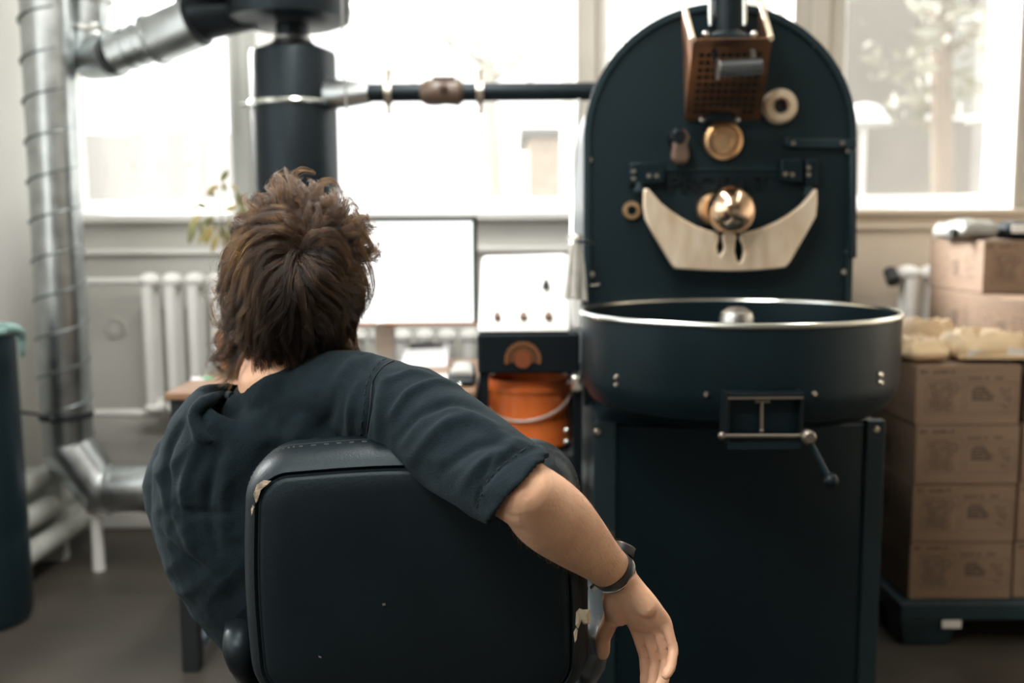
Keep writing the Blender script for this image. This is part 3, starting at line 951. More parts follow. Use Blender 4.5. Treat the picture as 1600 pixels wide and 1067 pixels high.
# gently bowed front panel
m = MB()
vs, fs = [], []
NN = 24
for k in range(NN + 1):
    x = fl + (fr_ - fl) * k / NN
    bow = .035 * math.sin(PI * k / NN) ** .8
    vs += [V((x, CBY - .004 - bow, .02)), V((x, CBY - .004 - bow, cbt - .01))]
for k in range(NN):
    fs.append((2 * k, 2 * k + 2, 2 * k + 3, 2 * k + 1))
vs += [V((fl, CBY + .01, .02)), V((fl, CBY + .01, cbt - .01)), V((fr_, CBY + .01, .02)), V((fr_, CBY + .01, cbt - .01))]
i0 = 2 * (NN + 1)
fs.append(tuple([2 * k + 1 for k in range(NN + 1)] + [i0 + 3, i0 + 1]))
m.add(vs, fs).build('front_panel', M_tealp, roast, auto=25)
for px, py in ((934, 674), (1369, 671)):
    bolt(at(px, py, CBY - .012), .008)
MB().bx(cbl.x + .03, cbr.x - .03, CBY + .05, PY + .8, 0, .03).build('plinth', M_black, roast, smooth=False)

# cooling tray
TY = 2.205
TX = at(1151, 487, TY).x
TR_ = (at(1396, 485, TY).x - at(906, 490, TY).x) / 2
TZ = at(1151, 488, TY).z
tb = TZ - .205
tray = [(0, TZ - .14), (TR_ - .035, TZ - .14), (TR_ - .012, TZ - .12), (TR_ - .012, TZ), (TR_ - .006, TZ + .004), (TR_ - .004, TZ),
        (TR_ - .004, TZ - .13), (TR_ - .008, TZ - .155), (TR_ - .025, TZ - .185), (TR_ - .055, tb), (TR_ - .10, tb - .012), (0, tb - .012)]
tc_ = bpy.data.objects.new('cooling_tray', None)
COL.objects.link(tc_); tc_.parent = roast
MB().lathe(tray, (TX, TY, 0), n=96).build('tray_wall', M_tealp, tc_, auto=25)
MB().torus((TX, TY, TZ + .002), (0, 0, 1), TR_ - .006, .0066, 120, 10).build('tray_rim', M_rim, tc_)
hub = at(1145, 497, TY)
MB().lathe([(0, .035), (.018, .033), (.034, .022), (.038, .008), (.038, -.15)], (TX, TY, TZ - .022), n=28).build('stirrer_hub', M_steel, tc_)
m = MB()
for a in (0.3, 2.4, 4.5):
    m.box((TX + math.cos(a) * .16, TY + math.sin(a) * .16, TZ - .10), (.30, .012, .03), (0, 0, a))
m.build('stirrer_arm', M_steel, tc_, smooth=False)
def tray_pt(px, py):
    """point on the front of the tray wall seen at the pixel"""
    d = (at(px, py, 1.0) - V((0, 0, CAMH)))
    A = d.x ** 2 + d.y ** 2
    B = -2 * (d.x * TX + d.y * TY)
    C = TX ** 2 + TY ** 2 - (TR_ - .004) ** 2
    k = (-B - math.sqrt(max(0, B * B - 4 * A * C))) / (2 * A)
    return V((0, 0, CAMH)) + d * k
for px, py in ((964, 589), (964, 601), (1104, 616), (1272, 615), (1375, 585), (1375, 597)):
    p = tray_pt(px, py)
    ax = (p - V((TX, TY, p.z))).normalized()
    MB().lathe([(0, .006), (.004, .006), (.006, .001), (.006, -.002)], p, ax, 10).build('rivet', M_bolt, tc_)
# discharge door
q = tray_pt(1195, 640)
dd = bpy.data.objects.new('discharge_door', None)
COL.objects.link(dd); dd.parent = tc_
FY = q.y - .035
def F(px, py, y=FY):
    return at(px, py, y)
a_, b_ = F(1137, 622), F(1253, 688)
x0, x1, z1, z0 = a_.x, b_.x, F(1195, 622).z, F(1195, 690).z
MB().bx(x0 + .004, x1 - .004, FY + .026, FY + .034, z0, z1).build('door_plate', M_tealp, dd if False else tc_, smooth=False)
fr = MB()
fr.bx(x0 - .002, x0 + .004, FY, FY + .06, z0 - .003, z1 + .01)
fr.bx(x1 - .004, x1 + .002, FY, FY + .06, z0 - .003, z1 + .01)
fr.bx(x0, x1, FY, FY + .06, z1 + .002, z1 + .008)
fr.build('door_frame', M_black, tc_, smooth=False, bevel=.001)
MB().bx(x0, x1, FY - .002, FY + .003, z1 - .002, z1 + .003).build('frame_edge', M_bronze, tc_, smooth=False)
MB().cyl(F(1137, 612, FY + .05), F(1245, 612, FY + .05), .003, n=8).build('hinge_rod', M_steel, tc_)
MB().cyl(F(1126, 681), F(1262, 681), .0042, n=10).sphere(F(1128, 681), .008, 10).build('pivot_rod', M_bronze, tc_)
MB().cyl(F(1190, 628, FY + .01), F(1190, 672, FY + .01), .0035, n=8).box(F(1191, 627, FY + .01), (.028, .006, .006)).sphere(F(1190, 673, FY + .01), .005, 8).build('latch_pin', M_bronze, tc_)
MB().bx(x0 + .003, x1 - .003, FY + .0, FY + .008, F(0, 710).z, z0 - .001).build('door_lip', M_teal, tc_, smooth=False)
lv = F(1262, 682, FY - .005)
MB().lathe([(0, -.012), (.013, -.012), (.014, .01), (.009, .016), (0, .016)], lv, (0, -1, 0), 14).build('lever_boss', M_bronze, tc_)
le = F(1298, 751, FY - .02)
MB().cyl(lv, le, .0045, .0055, 12).build('lever_arm', M_tealm, tc_)
MB().sphere(le, .0145, 20).build('lever_ball', M_black, tc_)
bpy.data.objects.remove(dd)

# ------------------------------------------------------------------ control stand left of the roaster
SY = 2.42
cs = thing('control_console', 'white sloping control panel with brown buttons on a black cabinet', 'control panel', (.05, SY, 0))
kx0, kx1 = at(746, 550, SY).x, at(906, 550, SY).x
kz1, kz0 = at(820, 521, SY).z, at(820, 584, SY).z
MB().bx(kx0, kx1, SY, SY + .32, kz0, kz1).build('cabinet', M_black, cs, smooth=False, bevel=.006)
pl, pr = at(746, 519, SY), at(891, 518, SY)
pt0, pt1 = at(752, 402, SY + .14), at(890, 398, SY + .14)
m = MB()
vs = [pl, pr, pt1, pt0, V((pl.x, SY + .3, pl.z)), V((pr.x, SY + .3, pl.z)), V((pt1.x, SY + .3, pt1.z)), V((pt0.x, SY + .3, pt0.z))]
m.add(vs, [(0, 1, 2, 3), (4, 7, 6, 5), (0, 3, 7, 4), (1, 5, 6, 2), (3, 2, 6, 7), (0, 4, 5, 1)]).build('panel_face', M_panelw, cs, smooth=False, bevel=.008)
pn = (pr - pl).cross(pt0 - pl).normalized()
if pn.y > 0: pn = -pn
def on_panel(px, py):
    d = at(px, py, 1.0) - V((0, 0, CAMH))
    k = (pl - V((0, 0, CAMH))).dot(pn) / d.dot(pn)
    return V((0, 0, CAMH)) + d * k
for px in (777, 818, 857):
    MB().lathe([(0, .016), (.007, .016), (.0085, .012), (.0095, 0)], on_panel(px, 496), pn, 14).build('button', M_knob, cs)
    MB().torus(on_panel(px, 496), pn, .0105, .0015, 16, 6).build('button_ring', M_steel, cs)
MB().lathe([(0, .02), (.007, .02), (.009, 0)], on_panel(853, 449), pn, 14).box(on_panel(853, 449) + pn * .02, (.005, .004, .02)).build('selector_knob', M_blackm, cs)
a_, b_ = on_panel(772, 465), on_panel(828, 464)
MB().tube([a_ + pn * .001, b_ + pn * .001], .002, 5).build('slot', M_blackm, cs)
# half-round emblem on the cabinet
ec = at(817, 562, SY - .001)
def halfring(r0, r1, y0, y1, a0=-.25, a1=PI + .25, n=24):
    po = [(ec.x + r1 * math.cos(a0 + (a1 - a0) * k / n), ec.z + r1 * math.sin(a0 + (a1 - a0) * k / n)) for k in range(n + 1)]
    pi_ = [(ec.x + r0 * math.cos(a1 - (a1 - a0) * k / n), ec.z + r0 * math.sin(a1 - (a1 - a0) * k / n)) for k in range(n + 1)]
    return MB().prism(po + pi_, y0, y1)
halfring(.034, .045, SY - .004, SY).build('emblem_arch', M_embl, cs, auto=30)
halfring(.024, .030, SY - .003, SY).build('emblem_inner_arch', M_embl, cs, auto=30)
MB().cyl(V((ec.x, SY, ec.z + .001)), V((ec.x, SY - .006, ec.z + .001)), .0215, n=28).build('emblem_disc', M_embl2, cs)
shz = at(820, 700, SY + .1).z
for px, w in ((899, .012),):
    lx = at(px, 700, SY - .0).x
lx0, lx1 = at(757, 650, SY + .02).x, at(903, 700, SY + .0).x
for x in (lx0, lx1):
    for y in (SY + .02, SY + .30):
        MB().bx(x - .011, x + .011, y - .011, y + .011, 0, kz0).build('leg', M_black, cs, smooth=False)
MB().box(V((lx1 - .004, SY - .004, at(900, 598, SY).z)), (.026, .03, .045)).build('leg_clamp', M_rim, cs, smooth=False, bevel=.008)
MB().bx(lx0, lx1, SY + .01, SY + .31, shz - .02, shz).build('shelf', M_blackm, cs, smooth=False)
for py in (672, 690):
    MB().sphere(at(885, py, SY - .01), .007, 10).build('shelf_bolt', M_rim, cs)
# hanging steel chain/rag at the side
hk = thing('hanging_rag', 'grey white rag hanging from a chrome hook beside the arch', 'rag', at(898, 372, 2.45))
MB().lathe([(0, .01), (.014, .006), (.018, -.004), (.006, -.012), (0, -.012)], at(898, 370, 2.45), (0, 0, 1), 16).build('hook', M_rim, hk)
MB().cyl(at(898, 376, 2.45), at(926, 380, 2.54), .004, n=8).build('hook_arm', M_steel, hk)
for i_, (a0_, a1_, w0, w1) in enumerate((((897, 380), (892, 466), .008, .017), ((903, 380), (908, 470), .008, .014))):
    pa, pb = at(*a0_, 2.44 + i_ * .02), at(*a1_, 2.44 + i_ * .02)
    R = []
    for k in range(14):
        t = k / 13
        c = pa.lerp(pb, t)
        w = w0 + (w1 - w0) * math.sqrt(t)
        R.append([c + V((w * math.cos(a) * (1 + .18 * math.sin(3 * a + t * 3)), .35 * w * math.sin(a) * (1 + .5 * math.sin(5 * a)), .003 * math.sin(4 * a) * t)) for a in [2 * PI * j / 20 for j in range(20)]])
    MB().loft(R).build('rag_fold', mat('rag_cloth%d' % i_, (.55, .54, .50), .8, noise=.15, nscale=30), hk)
cl_ = MB().bx(at(893, 480, 2.44).x, at(908, 480, 2.44).x, 2.44, 2.5, at(0, 519, 2.44).z, at(900, 470, 2.44).z)
cl_.build('side_bracket', M_panelw, cs, smooth=False, bevel=.004)

# orange bucket on the stand's shelf
bc = at(824, 590, SY + .155)
bux = at(826, 600, SY + .155).x
bz = shz + .001
bh = at(824, 588, SY + .155).z - bz
buk = thing('bucket', 'translucent orange plastic bucket under the control panel', 'bucket', (bux, SY + .155, bz))
rt, rbm = (at(889, 600, SY + .155).x - at(762, 600, SY + .155).x) / 2, .088
MB().lathe([(0, 0), (rt * .92, 0), (rt * 1.08, .01), (rt * 1.05, bh * .35), (rt * .98, bh * .8), (rt * .98, bh - .03), (rt * 1.05, bh - .028), (rt * 1.05, bh - .012), (rt * .99, bh - .01), (rt * 1.0, bh), (rt * .96, bh), (rt * .95, .01), (0, .008)],
           (bux, SY + .155, bz), n=48).build('body', M_bucket, buk, auto=30)
hp_ = [V((bux + rt * 1.06 * math.cos(a), SY + .155 - rt * 1.12 * abs(math.sin(a)) ** .8, bz + bh - .035 - .06 * math.sin(a) + .015 * math.cos(a))) for a in [PI * k / 16 for k in range(17)]]
MB().tube(hp_, .0038, 8).build('handle', mat('pale_handle', (.5, .42, .36), .35), buk)

# ------------------------------------------------------------------ desk
DKY0, DKY1 = 2.47, 3.10
dl = at(256, 613, DKY0)
dr = at(743, 612, DKY0)
dz = (dl.z + dr.z) / 2
desk = thing('desk', 'brown laminate desk with black steel legs behind the seated man', 'desk', (dl.x, DKY0, 0))
MB().bx(dl.x, dr.x, DKY0, DKY1, dz - .018, dz).build('desktop', M_desk, desk, smooth=False, bevel=.003)
MB().bx(dl.x + .01, dr.x - .01, DKY0 + .02, DKY0 + .04, dz - .07, dz - .018).bx(dl.x + .01, dr.x - .01, DKY1 - .04, DKY1 - .02, dz - .07, dz - .018).bx(dl.x + .01, dl.x + .03, DKY0 + .04, DKY1 - .04, dz - .07, dz - .018).bx(dr.x - .03, dr.x - .01, DKY0 + .04, DKY1 - .04, dz - .07, dz - .018).build('apron', M_blackm, desk, smooth=False)
for x in (dl.x + .026, dr.x - .026):
    for y in (DKY0 + .05, DKY1 - .06):
        MB().bx(x - .022, x + .022, y - .022, y + .022, 0, dz - .02).build('leg', M_blackm, desk, smooth=False, bevel=.002)
MB().bx(dl.x + .016, dl.x + .036, DKY0 + .07, DKY1 - .08, .03, .055).build('foot_rail', mat('blue_grey_steel', (.12, .17, .20), .4), desk, smooth=False)

# monitor
MY = 2.92
mt, mb_ = at(446, 340, MY), at(747, 508, MY)
mon = thing('monitor', 'flat computer monitor with bright white screen on the desk', 'monitor', ((mt.x + mb_.x) / 2, MY, dz))
m = MB()
fw = .014
m.bx(mt.x, mb_.x, MY, MY + .02, mt.z - fw, mt.z)
m.bx(mt.x, mt.x + fw, MY, MY + .02, mb_.z, mt.z)
m.bx(mb_.x - fw, mb_.x, MY, MY + .02, mb_.z, mt.z)
m.bx(mt.x, mb_.x, MY + .012, MY + .03, mb_.z, mt.z)
m.build('casing', mat('monitor_casing', (.03, .045, .038), .3), mon, smooth=False, bevel=.003)
MB().bx(mt.x, mb_.x, MY - .002, MY + .02, mb_.z, mb_.z + .009).build('lower_bezel', mat('copper_bezel', (.35, .16, .08), .3, metal=.4), mon, smooth=False, bevel=.002)
MB().bx(mt.x + fw, mb_.x - fw, MY + .008, MY + .012, mb_.z + .009, mt.z - fw).build('screen', M_screen, mon, smooth=False)
mx_ = (mt.x + mb_.x) / 2
MB().bx(mx_ - .03, mx_ + .03, MY + .02, MY + .035, dz + .01, mb_.z + .08).build('stand_neck', M_steel, mon, smooth=False, bevel=.004)
MB().bx(mx_ - .10, mx_ + .10, MY - .06, MY + .10, dz + .0005, dz + .012).build('stand_base', M_steel, mon, smooth=False, bevel=.005)
MB().box(at(593, 506, MY - .004), (.03, .008, .012)).build('sensor_bar', M_steel, mon, smooth=False, bevel=.003)

# things on the desk
def desk_pt(px, py):
    d = at(px, py, 1.0) - V((0, 0, CAMH))
    k = (dz - CAMH) / d.z
    return V((0, 0, CAMH)) + d * k
pp_ = desk_pt(668, 572)
pp_.y = min(pp_.y, DKY1 - .12)
# low white tray of papers, tilted stack
sx = [at(628, 550, 2.95), at(700, 548, 2.95)]
pst = thing('document_holder', 'white sheet of paper propped upright on the desk below the monitor', 'paper', ((sx[0].x + sx[1].x) / 2, 2.9, dz))
face([V((sx[0].x, 2.90, dz + .002)), V((sx[1].x, 2.90, dz + .002)), V((sx[1].x - .002, 2.99, at(0, 548, 2.99).z)), V((sx[0].x + .004, 2.99, at(0, 550, 2.99).z))], .0015, 'sheet', M_paper, pst)
face([V((sx[0].x + .02, 2.995, dz + .002)), V((sx[1].x - .02, 2.995, dz + .002)), V((sx[1].x - .02, 3.0, dz + .06)), V((sx[0].x + .02, 3.0, dz + .06))], .004, 'back_support', M_blackm, pst)
s2 = desk_pt(690, 592)
o = MB().box(V((s2.x, s2.y, dz + .0021)), (.10, .13, .003), (0, 0, .2)).build('paper_sheet', M_paper, smooth=False)
tag(o, 'white paper sheet lying on the desk near its right end', 'paper')
ph = thing('desk_phone', 'small black and grey device lying on the right end of the desk', 'telephone', (at(722, 580, 2.62).x, 2.62, dz))
q = at(722, 575, 2.62)
R = []
for k in range(10):
    t = k / 9
    yy = 2.54 + .14 * t
    hh = .012 + .030 * t
    w = .040 * (1 - .2 * abs(2 * t - 1))
    R.append([V((q.x + w * math.copysign(abs(math.cos(a)) ** .6, math.cos(a)), yy, dz + .001 + hh * .5 + hh * .5 * math.copysign(abs(math.sin(a)) ** .6, math.sin(a)))) for a in [2 * PI * j / 20 for j in range(20)]])
MB().loft(R).build('body', M_black, ph)
R = [[v + V((0, .0, .010)) for v in r] for r in R[3:9]]
MB().loft([[V((q.x + (v.x - q.x) * .8, v.y, v.z)) for v in r] for r in R]).build('top_cover', mat('device_grey', (.45, .45, .42), .3), ph)
bb = at(718, 594, 2.50)
MB().sphere(V((bb.x, 2.51, dz + .008)), .008, 10).build('dial', M_rim, ph)

# plant in terracotta pot
PLY = 2.95
pc = at(366, 560, PLY)
pot = thing('potted_plant', 'sparse olive leaved plant in a terracotta pot on the desk corner', 'plant', (pc.x, PLY, dz))
MB().lathe([(0, .001), (.036, .001), (.05, .085), (.054, .086), (.054, .105), (.048, .105), (.046, .09), (0, .088)], (pc.x, PLY, dz), n=28).build('pot', M_pot, pot)
MB().cyl((pc.x, PLY, dz + .085), (pc.x, PLY, dz + .094), .045).build('soil', M_soil, pot)
stems = [[(366, 520), (362, 440), (352, 380), (345, 330), (342, 290)], [(366, 500), (355, 400), (335, 352), (312, 338)], [(368, 500), (362, 400), (358, 345), (372, 310), (364, 290)], [(366, 480), (350, 385), (330, 350)]]
for s_ in stems:
    pts = [V((pc.x, PLY, dz + .09))] + [at(x, y, PLY + .02 * math.sin(x)) for x, y in s_]
    MB().tube(pts, [.003, .0015], 6, 4).build('stem', M_stem, pot)
random.seed(11)
leafspots = [(342, 290, 200, 20), (345, 284, 60, 24), (352, 300, 100, 18), (362, 288, -40, 16), (370, 300, -70, 24), (375, 320, -60, 20), (312, 335, 230, 30), (305, 345, 250, 34), (318, 345, 265, 24), (330, 352, 250, 28), (335, 340, 200, 22),
             (345, 352, 290, 24), (355, 345, 300, 30), (362, 350, 260, 22), (325, 325, 150, 20), (350, 330, 30, 24), (365, 335, 10, 20), (308, 330, 120, 16), (340, 365, 250, 28), (356, 368, 280, 24), (372, 352, 300, 22), (322, 360, 240, 22), (338, 305, 160, 16)]
for i_, (px, py, ang, L) in enumerate(leafspots):
    c = at(px, py, PLY + random.uniform(-.05, .04))
    a = math.radians(ang)
    d = V((math.cos(a), random.uniform(-.5, .5), math.sin(a))).normalized() * (L * PLY / FPX)
    s_ = V((-math.sin(a), random.uniform(-.4, .4), math.cos(a))).normalized() * (L * PLY / FPX * .22)
    up = V((0, -.004, 0))
    vs, fs = [], []
    for k in range(5):
        t = k / 4
        w = math.sin(PI * (t * .9 + .05))
        base = c + d * t + V((0, 0, -.006 * t * t))
        vs += [base - s_ * w, base + up * w, base + s_ * w]
    for k in range(4):
        fs += [(3 * k, 3 * k + 3, 3 * k + 4, 3 * k + 1), (3 * k + 1, 3 * k + 4, 3 * k + 5, 3 * k + 2)]
    MB().add(vs, fs).build('leaf', M_leaf2 if i_ % 3 == 0 else M_leaf, pot)
# glass jar, brown tin and a green tag on the desk
jp = at(345, 575, 2.86)
jar = thing('glass_jar', 'small glass jar with metal lid beside the terracotta pot', 'jar', (jp.x, 2.80, dz))
M_jar = mat('jar_glass', (.75, .78, .76), .06, transmission=.9)
MB().lathe([(0, .001), (.02, .001), (.022, .006), (.022, .03), (.016, .036), (.016, .042), (.013, .042), (.013, .035), (.019, .028), (.019, .006), (0, .005)], (jp.x, 2.80, dz), n=24).build('body', M_jar, jar)
MB().lathe([(0, .05), (.017, .05), (.018, .047), (.018, .040), (0, .040)], (jp.x, 2.80, dz), n=24).build('lid', M_blackm, jar)
tp = desk_pt(322, 592)
tg = thing('key_tag', 'green and white plastic tag lying on the left end of the desk', 'tag', (tp.x, tp.y, dz))
MB().lathe([(0, .005), (.018, .005), (.02, .003), (.02, .0005), (0, .0005)], (tp.x, tp.y, dz), n=20).build('tag_disc', mat('green_tag', (.10, .42, .22), .3), tg)
MB().box((tp.x - .018, tp.y - .02, dz + .003), (.03, .04, .004), (0, 0, .5)).build('paper_label', M_paper, tg, smooth=False)
MB().tube([(tp.x, tp.y, dz + .006), (tp.x + .005, tp.y + .02, dz + .03), (tp.x + .01, tp.y + .045, dz + .02)], .0015, 6, 4).build('ring', M_steel, tg)
c0 = at(372, 540, 3.05)
bk = thing('small_box', 'reddish brown wooden box at the back of the desk beside the pot', 'box', (c0.x, 3.05, dz))
MB().bx(c0.x - .055, c0.x + .0, 3.02, 3.085, dz + .001, dz + .055).build('body', M_pot, bk, smooth=False, bevel=.004)
MB().bx(c0.x - .058, c0.x + .003, 3.017, 3.088, dz + .055, dz + .066).build('lid', M_pot, bk, smooth=False, bevel=.003)

# ------------------------------------------------------------------ tall bin at the far left
BY = 2.86
bxr = at(36, 800, BY).x
br = .135
bin_ = thing('tall_bin', 'tall dark teal plastic bin with pale green rim at the left edge', 'bin', (bxr - br, BY, 0))
zb_ = at(20, 516, BY).z
MB().lathe([(0, .002), (br * .93, .002), (br, .03), (br * 1.0, .25), (br * .985, .27), (br * 1.0, .29), (br * .97, zb_), (br * .94, zb_), (br * .93, .02), (0, .02)], (bxr - br, BY, 0), n=40).build('body', M_bin, bin_)
m = MB().torus((bxr - br, BY, zb_), (0, 0, 1), br * .97, .012, 40, 8)
m.build('rim', M_binrim, bin_)
MB().tube([at(8, 512, BY - br + .02), at(24, 514, BY - br + .05), at(33, 522, BY - .05), at(34, 545, BY - .04), at(35, 556, BY - .03)], [.012, .014, .014, .010, .006], 10, 4).build('handle', M_binrim, bin_)

# ------------------------------------------------------------------ cardboard boxes on a pallet
PX0, PX1, PY0, PY1 = 1.055, 2.55, 2.62, 3.55
pal = thing('pallet', 'dark blue grey plastic pallet under the cardboard boxes', 'pallet', (PX0, PY0, 0))
PZ = .128
MB().bx(PX0, PX1, PY0, PY1, .075, PZ).build('deck', M_pallet, pal, smooth=False, bevel=.008)
for ix, x in enumerate((PX0 + .005, (PX0 + PX1) / 2 - .08, PX1 - .17)):
    for y in (PY0 + .005, (PY0 + PY1) / 2 - .06, PY1 - .15):
        m = MB()
        w, d_ = .16, .13
        m.add([(x, y, .076), (x + w, y, .076), (x + w, y + d_, .076), (x, y + d_, .076), (x + .015, y + .015, 0), (x + w - .02, y + .015, 0), (x + w - .02, y + d_ - .015, 0), (x + .015, y + d_ - .015, 0)],
              [(0, 1, 2, 3), (7, 6, 5, 4), (0, 4, 5, 1), (1, 5, 6, 2), (2, 6, 7, 3), (3, 7, 4, 0)]).build('foot', M_pallet, pal, smooth=False, bevel=.006)
MB().box(at(1487, 975, PY0 - .002), (.052, .002, .022)).build('sticker', M_label, pal, smooth=False)

BW, BD, BH = .284, .40, .1625
random.seed(5)
def glyphs(m, x0, x1, z0, z1, rows, y, fill=.8, ax='x', density=1.0):
    """rows of tiny illegible glyph marks on a vertical face"""
    rh = (z1 - z0) / rows
    for r in range(rows):
        zc = z1 - (r + .5) * rh
        x = x0
        xe = x0 + (x1 - x0) * random.uniform(.75, 1.0)
        while x < xe:
            w = random.uniform(.4, 1.3) * rh * density
            if random.random() < fill:
                a, b, c, d_ = x, min(x + w * .8, xe), zc - rh * .3, zc + rh * .3 * random.uniform(.5, 1)
                if ax == 'x':
                    m.add([(a, y, c), (b, y, c), (b, y, d_), (a, y, d_)], [(0, 1, 2, 3)])
                else:
                    m.add([(y, a, c), (y, b, c), (y, b, d_), (y, a, d_)], [(0, 1, 2, 3)])
            x += w
def frame_lines(m, x0, x1, z0, z1, y, t=.0012, ax='x'):
    for (a, b, c, d_) in ((x0, x1, z0, z0 + t), (x0, x1, z1 - t, z1), (x0, x0 + t, z0, z1), (x1 - t, x1, z0, z1)):
        if ax == 'x':
            m.add([(a, y, c), (b, y, c), (b, y, d_), (a, y, d_)], [(0, 1, 2, 3)])
        else:
            m.add([(y, a, c), (y, b, c), (y, b, d_), (y, a, d_)], [(0, 1, 2, 3)])
def make_box(label, group):
    t = thing('cardboard_box', label, 'box', (0, 0, 0), group)
    g = .0015
    MB().bx(g, BW - g, g, BD - g, .0005, BH - .0035).build('carton', M_card, t, smooth=False, bevel=.003)
    m = MB().bx(g, BW - g, g, BD / 2 - .001, BH - .0035, BH - .0005).bx(g, BW - g, BD / 2 + .001, BD - g, BH - .0035, BH - .0005)
    m.build('flap', M_card, t, smooth=False, bevel=.0008)
    MB().bx(g + .002, BW - g - .002, BD / 2 - .025, BD / 2 + .025, BH - .0005, BH - .0002).build('tape', M_tape, t, smooth=False)
    y = g - .0004
    m = MB()
    glyphs(m, .012, .11, BH - .024, BH - .010, 1, y, .75, density=.9)
    frame_lines(m, .028, .128, .030, BH - .034, y)
    glyphs(m, .036, .120, .036, BH - .040, 11, y, .75, density=.7)
    glyphs(m, .14, .265, BH - .040, BH - .028, 1, y, .8, density=.8)
    frame_lines(m, .138, .272, .034, BH - .046, y)
    glyphs(m, .225, .268, .045, BH - .060, 8, y, .5)
    m.build('printed_text', M_ink, t, smooth=False)
    m = MB()
    glyphs(m, .158, .192, .098, .106, 1, y - .0002, .95)
    glyphs(m, .152, .204, .066, .098, 4, y - .0002, .92)
    glyphs(m, .192, .216, .066, .088, 3, y - .0002, .95)
    m.build('printed_stamp', M_inkd, t, smooth=False)
    m = MB()
    x = g - .0004
    frame_lines(m, .05, .33, .028, BH - .03, x, ax='y')
    glyphs(m, .06, .32, .036, BH - .04, 9, x, .5, ax='y', density=1.6)
    m.build('side_text', mat('side_ink', (.15, .10, .068), .8), t, smooth=False)
    m = MB()
    glyphs(m, .17, .215, .05, .10, 5, x - .0002, .9, ax='y')
    m.build('side_stamp', M_ink, t, smooth=False)
    return t
words_ = ['lowest', 'second from the bottom', 'third from the bottom', 'fourth from the bottom', 'fifth from the bottom', 'topmost']
first = None
def stack(x0, y0, n, desc, grp, top_word=True, shift=None):
    global first
    for k in range(n):
        w = words_[k] if k < n - 1 else 'topmost'
        lab = 'brown printed cardboard box, %s %s' % (w, desc)
        jx = random.uniform(-.003, .003) + (shift[k] if shift else 0)
        loc = (x0 + jx, y0 + random.uniform(-.004, .004), PZ + .0005 + k * BH)
        if first is None:
            first = make_box(lab, grp)
            first.location = loc
        else:
            dup(first, loc, lab, grp)
stack(1.083, 2.64, 4, 'of the front stack under the paper bags', 'cardboard boxes on the pallet')
stack(1.375, 2.645, 5, 'of the stack right of the paper bags', 'cardboard boxes on the pallet', shift=[0, 0, .005, .012, .022])
stack(1.455, 3.075, 6, 'of the rear stack under the grey pouch', 'cardboard boxes on the pallet')
stack(1.09, 3.075, 4, 'of the hidden rear stack beside the roaster', 'cardboard boxes on the pallet')

# ------------------------------------------------------------------ paper bags of coffee
BT = PZ + 4 * BH + .001
def pillow(name, c, size, rotz, mm, parent, seed, tilt=0, n=34, crumple=.009, flat=0.45):
    """crumpled flat bag: superellipsoid with creases; c is the base centre"""
    R = Matrix.Rotation(rotz, 3, 'Z') @ Matrix.Rotation(tilt, 3, 'X')
    rings = []
    m = 24
    for i in range(m + 1):
        ph = -PI / 2 + PI * i / m
        ring = []
        for j in range(n * 2):
            a = 2 * PI * j / (n * 2)
            def se(w, e): return math.copysign(abs(w) ** e, w)
            x = se(math.cos(ph), .5) * se(math.cos(a), .32)
            y = se(math.cos(ph), .5) * se(math.sin(a), .32)
            z = se(math.sin(ph), .75)
            p = V((x * size[0] / 2, y * size[1] / 2, (z * .5 + .5) * size[2]))
            q = mnoise.noise_vector(V((p.x * 18 + seed, p.y * 18, p.z * 10 + seed)))
            k = abs(mnoise.noise(V((p.x * 24 + seed * 3, p.y * 30, seed)))) + .5 * abs(mnoise.noise(V((p.x * 60 + seed, p.y * 55, p.z * 40))))
            lift = max(0, (z + .3))
            p += V((q.x * crumple, q.y * crumple, (q.z * crumple * 1.5 - k * crumple * 3.2) * lift))
            edge = max(abs(x), abs(y))
            p.z *= (1 - flat * max(0, edge - .75) / .25 * .5)
            p.z = max(p.z, 0)
            ring.append(R @ p + V(c))
        rings.append(ring)
    return MB().loft(rings).build(name, mm, parent, auto=40)
def paper_bag(px, py, Y, size, rot, seed, label):
    p = at(px, py, Y)
    t = thing('paper_bag', label, 'bag', (p.x, Y, BT), 'brown paper bags on the boxes')
    pillow('body', (p.x, Y, BT), size, rot, M_kraft, t, seed)
    return t, p
t1, p1 = paper_bag(1446, 500, 2.945, (.19, .12, .10), -.08, 1.0, 'closed brown paper coffee bag at the back of the box top')
t2, p2 = paper_bag(1432, 540, 2.755, (.125, .17, .070), .12, 5.0, 'crumpled brown paper coffee bag nearest the roaster on the box top')
t3, p3 = paper_bag(1535, 540, 2.76, (.20, .19, .088), -.06, 9.0, 'large crumpled brown paper coffee bag at the right of the box top')
MB().box((p3.x - .055, 2.77 - .102, BT + .026), (.055, .003, .022), (.25, 0, .05)).build('label', M_label, t3, smooth=False)
MB().box((p3.x + .045, 2.77 - .108, BT + .032), (.045, .003, .018), (.25, .1, -.1)).build('label', M_label, t3, smooth=False)
m = MB()
m.box((p3.x - .01, 2.77 - .105, BT + .018), (.19, .008, .012), (.2, 0, -.1))
m.build('folded_top', M_kraft, t3, smooth=False, bevel=.002)
MB().box((p1.x + .0, 2.95 - .068, BT + .022), (.18, .006, .014), (.2, 0, -.08)).build('folded_top', M_kraft, t1, smooth=False, bevel=.002)

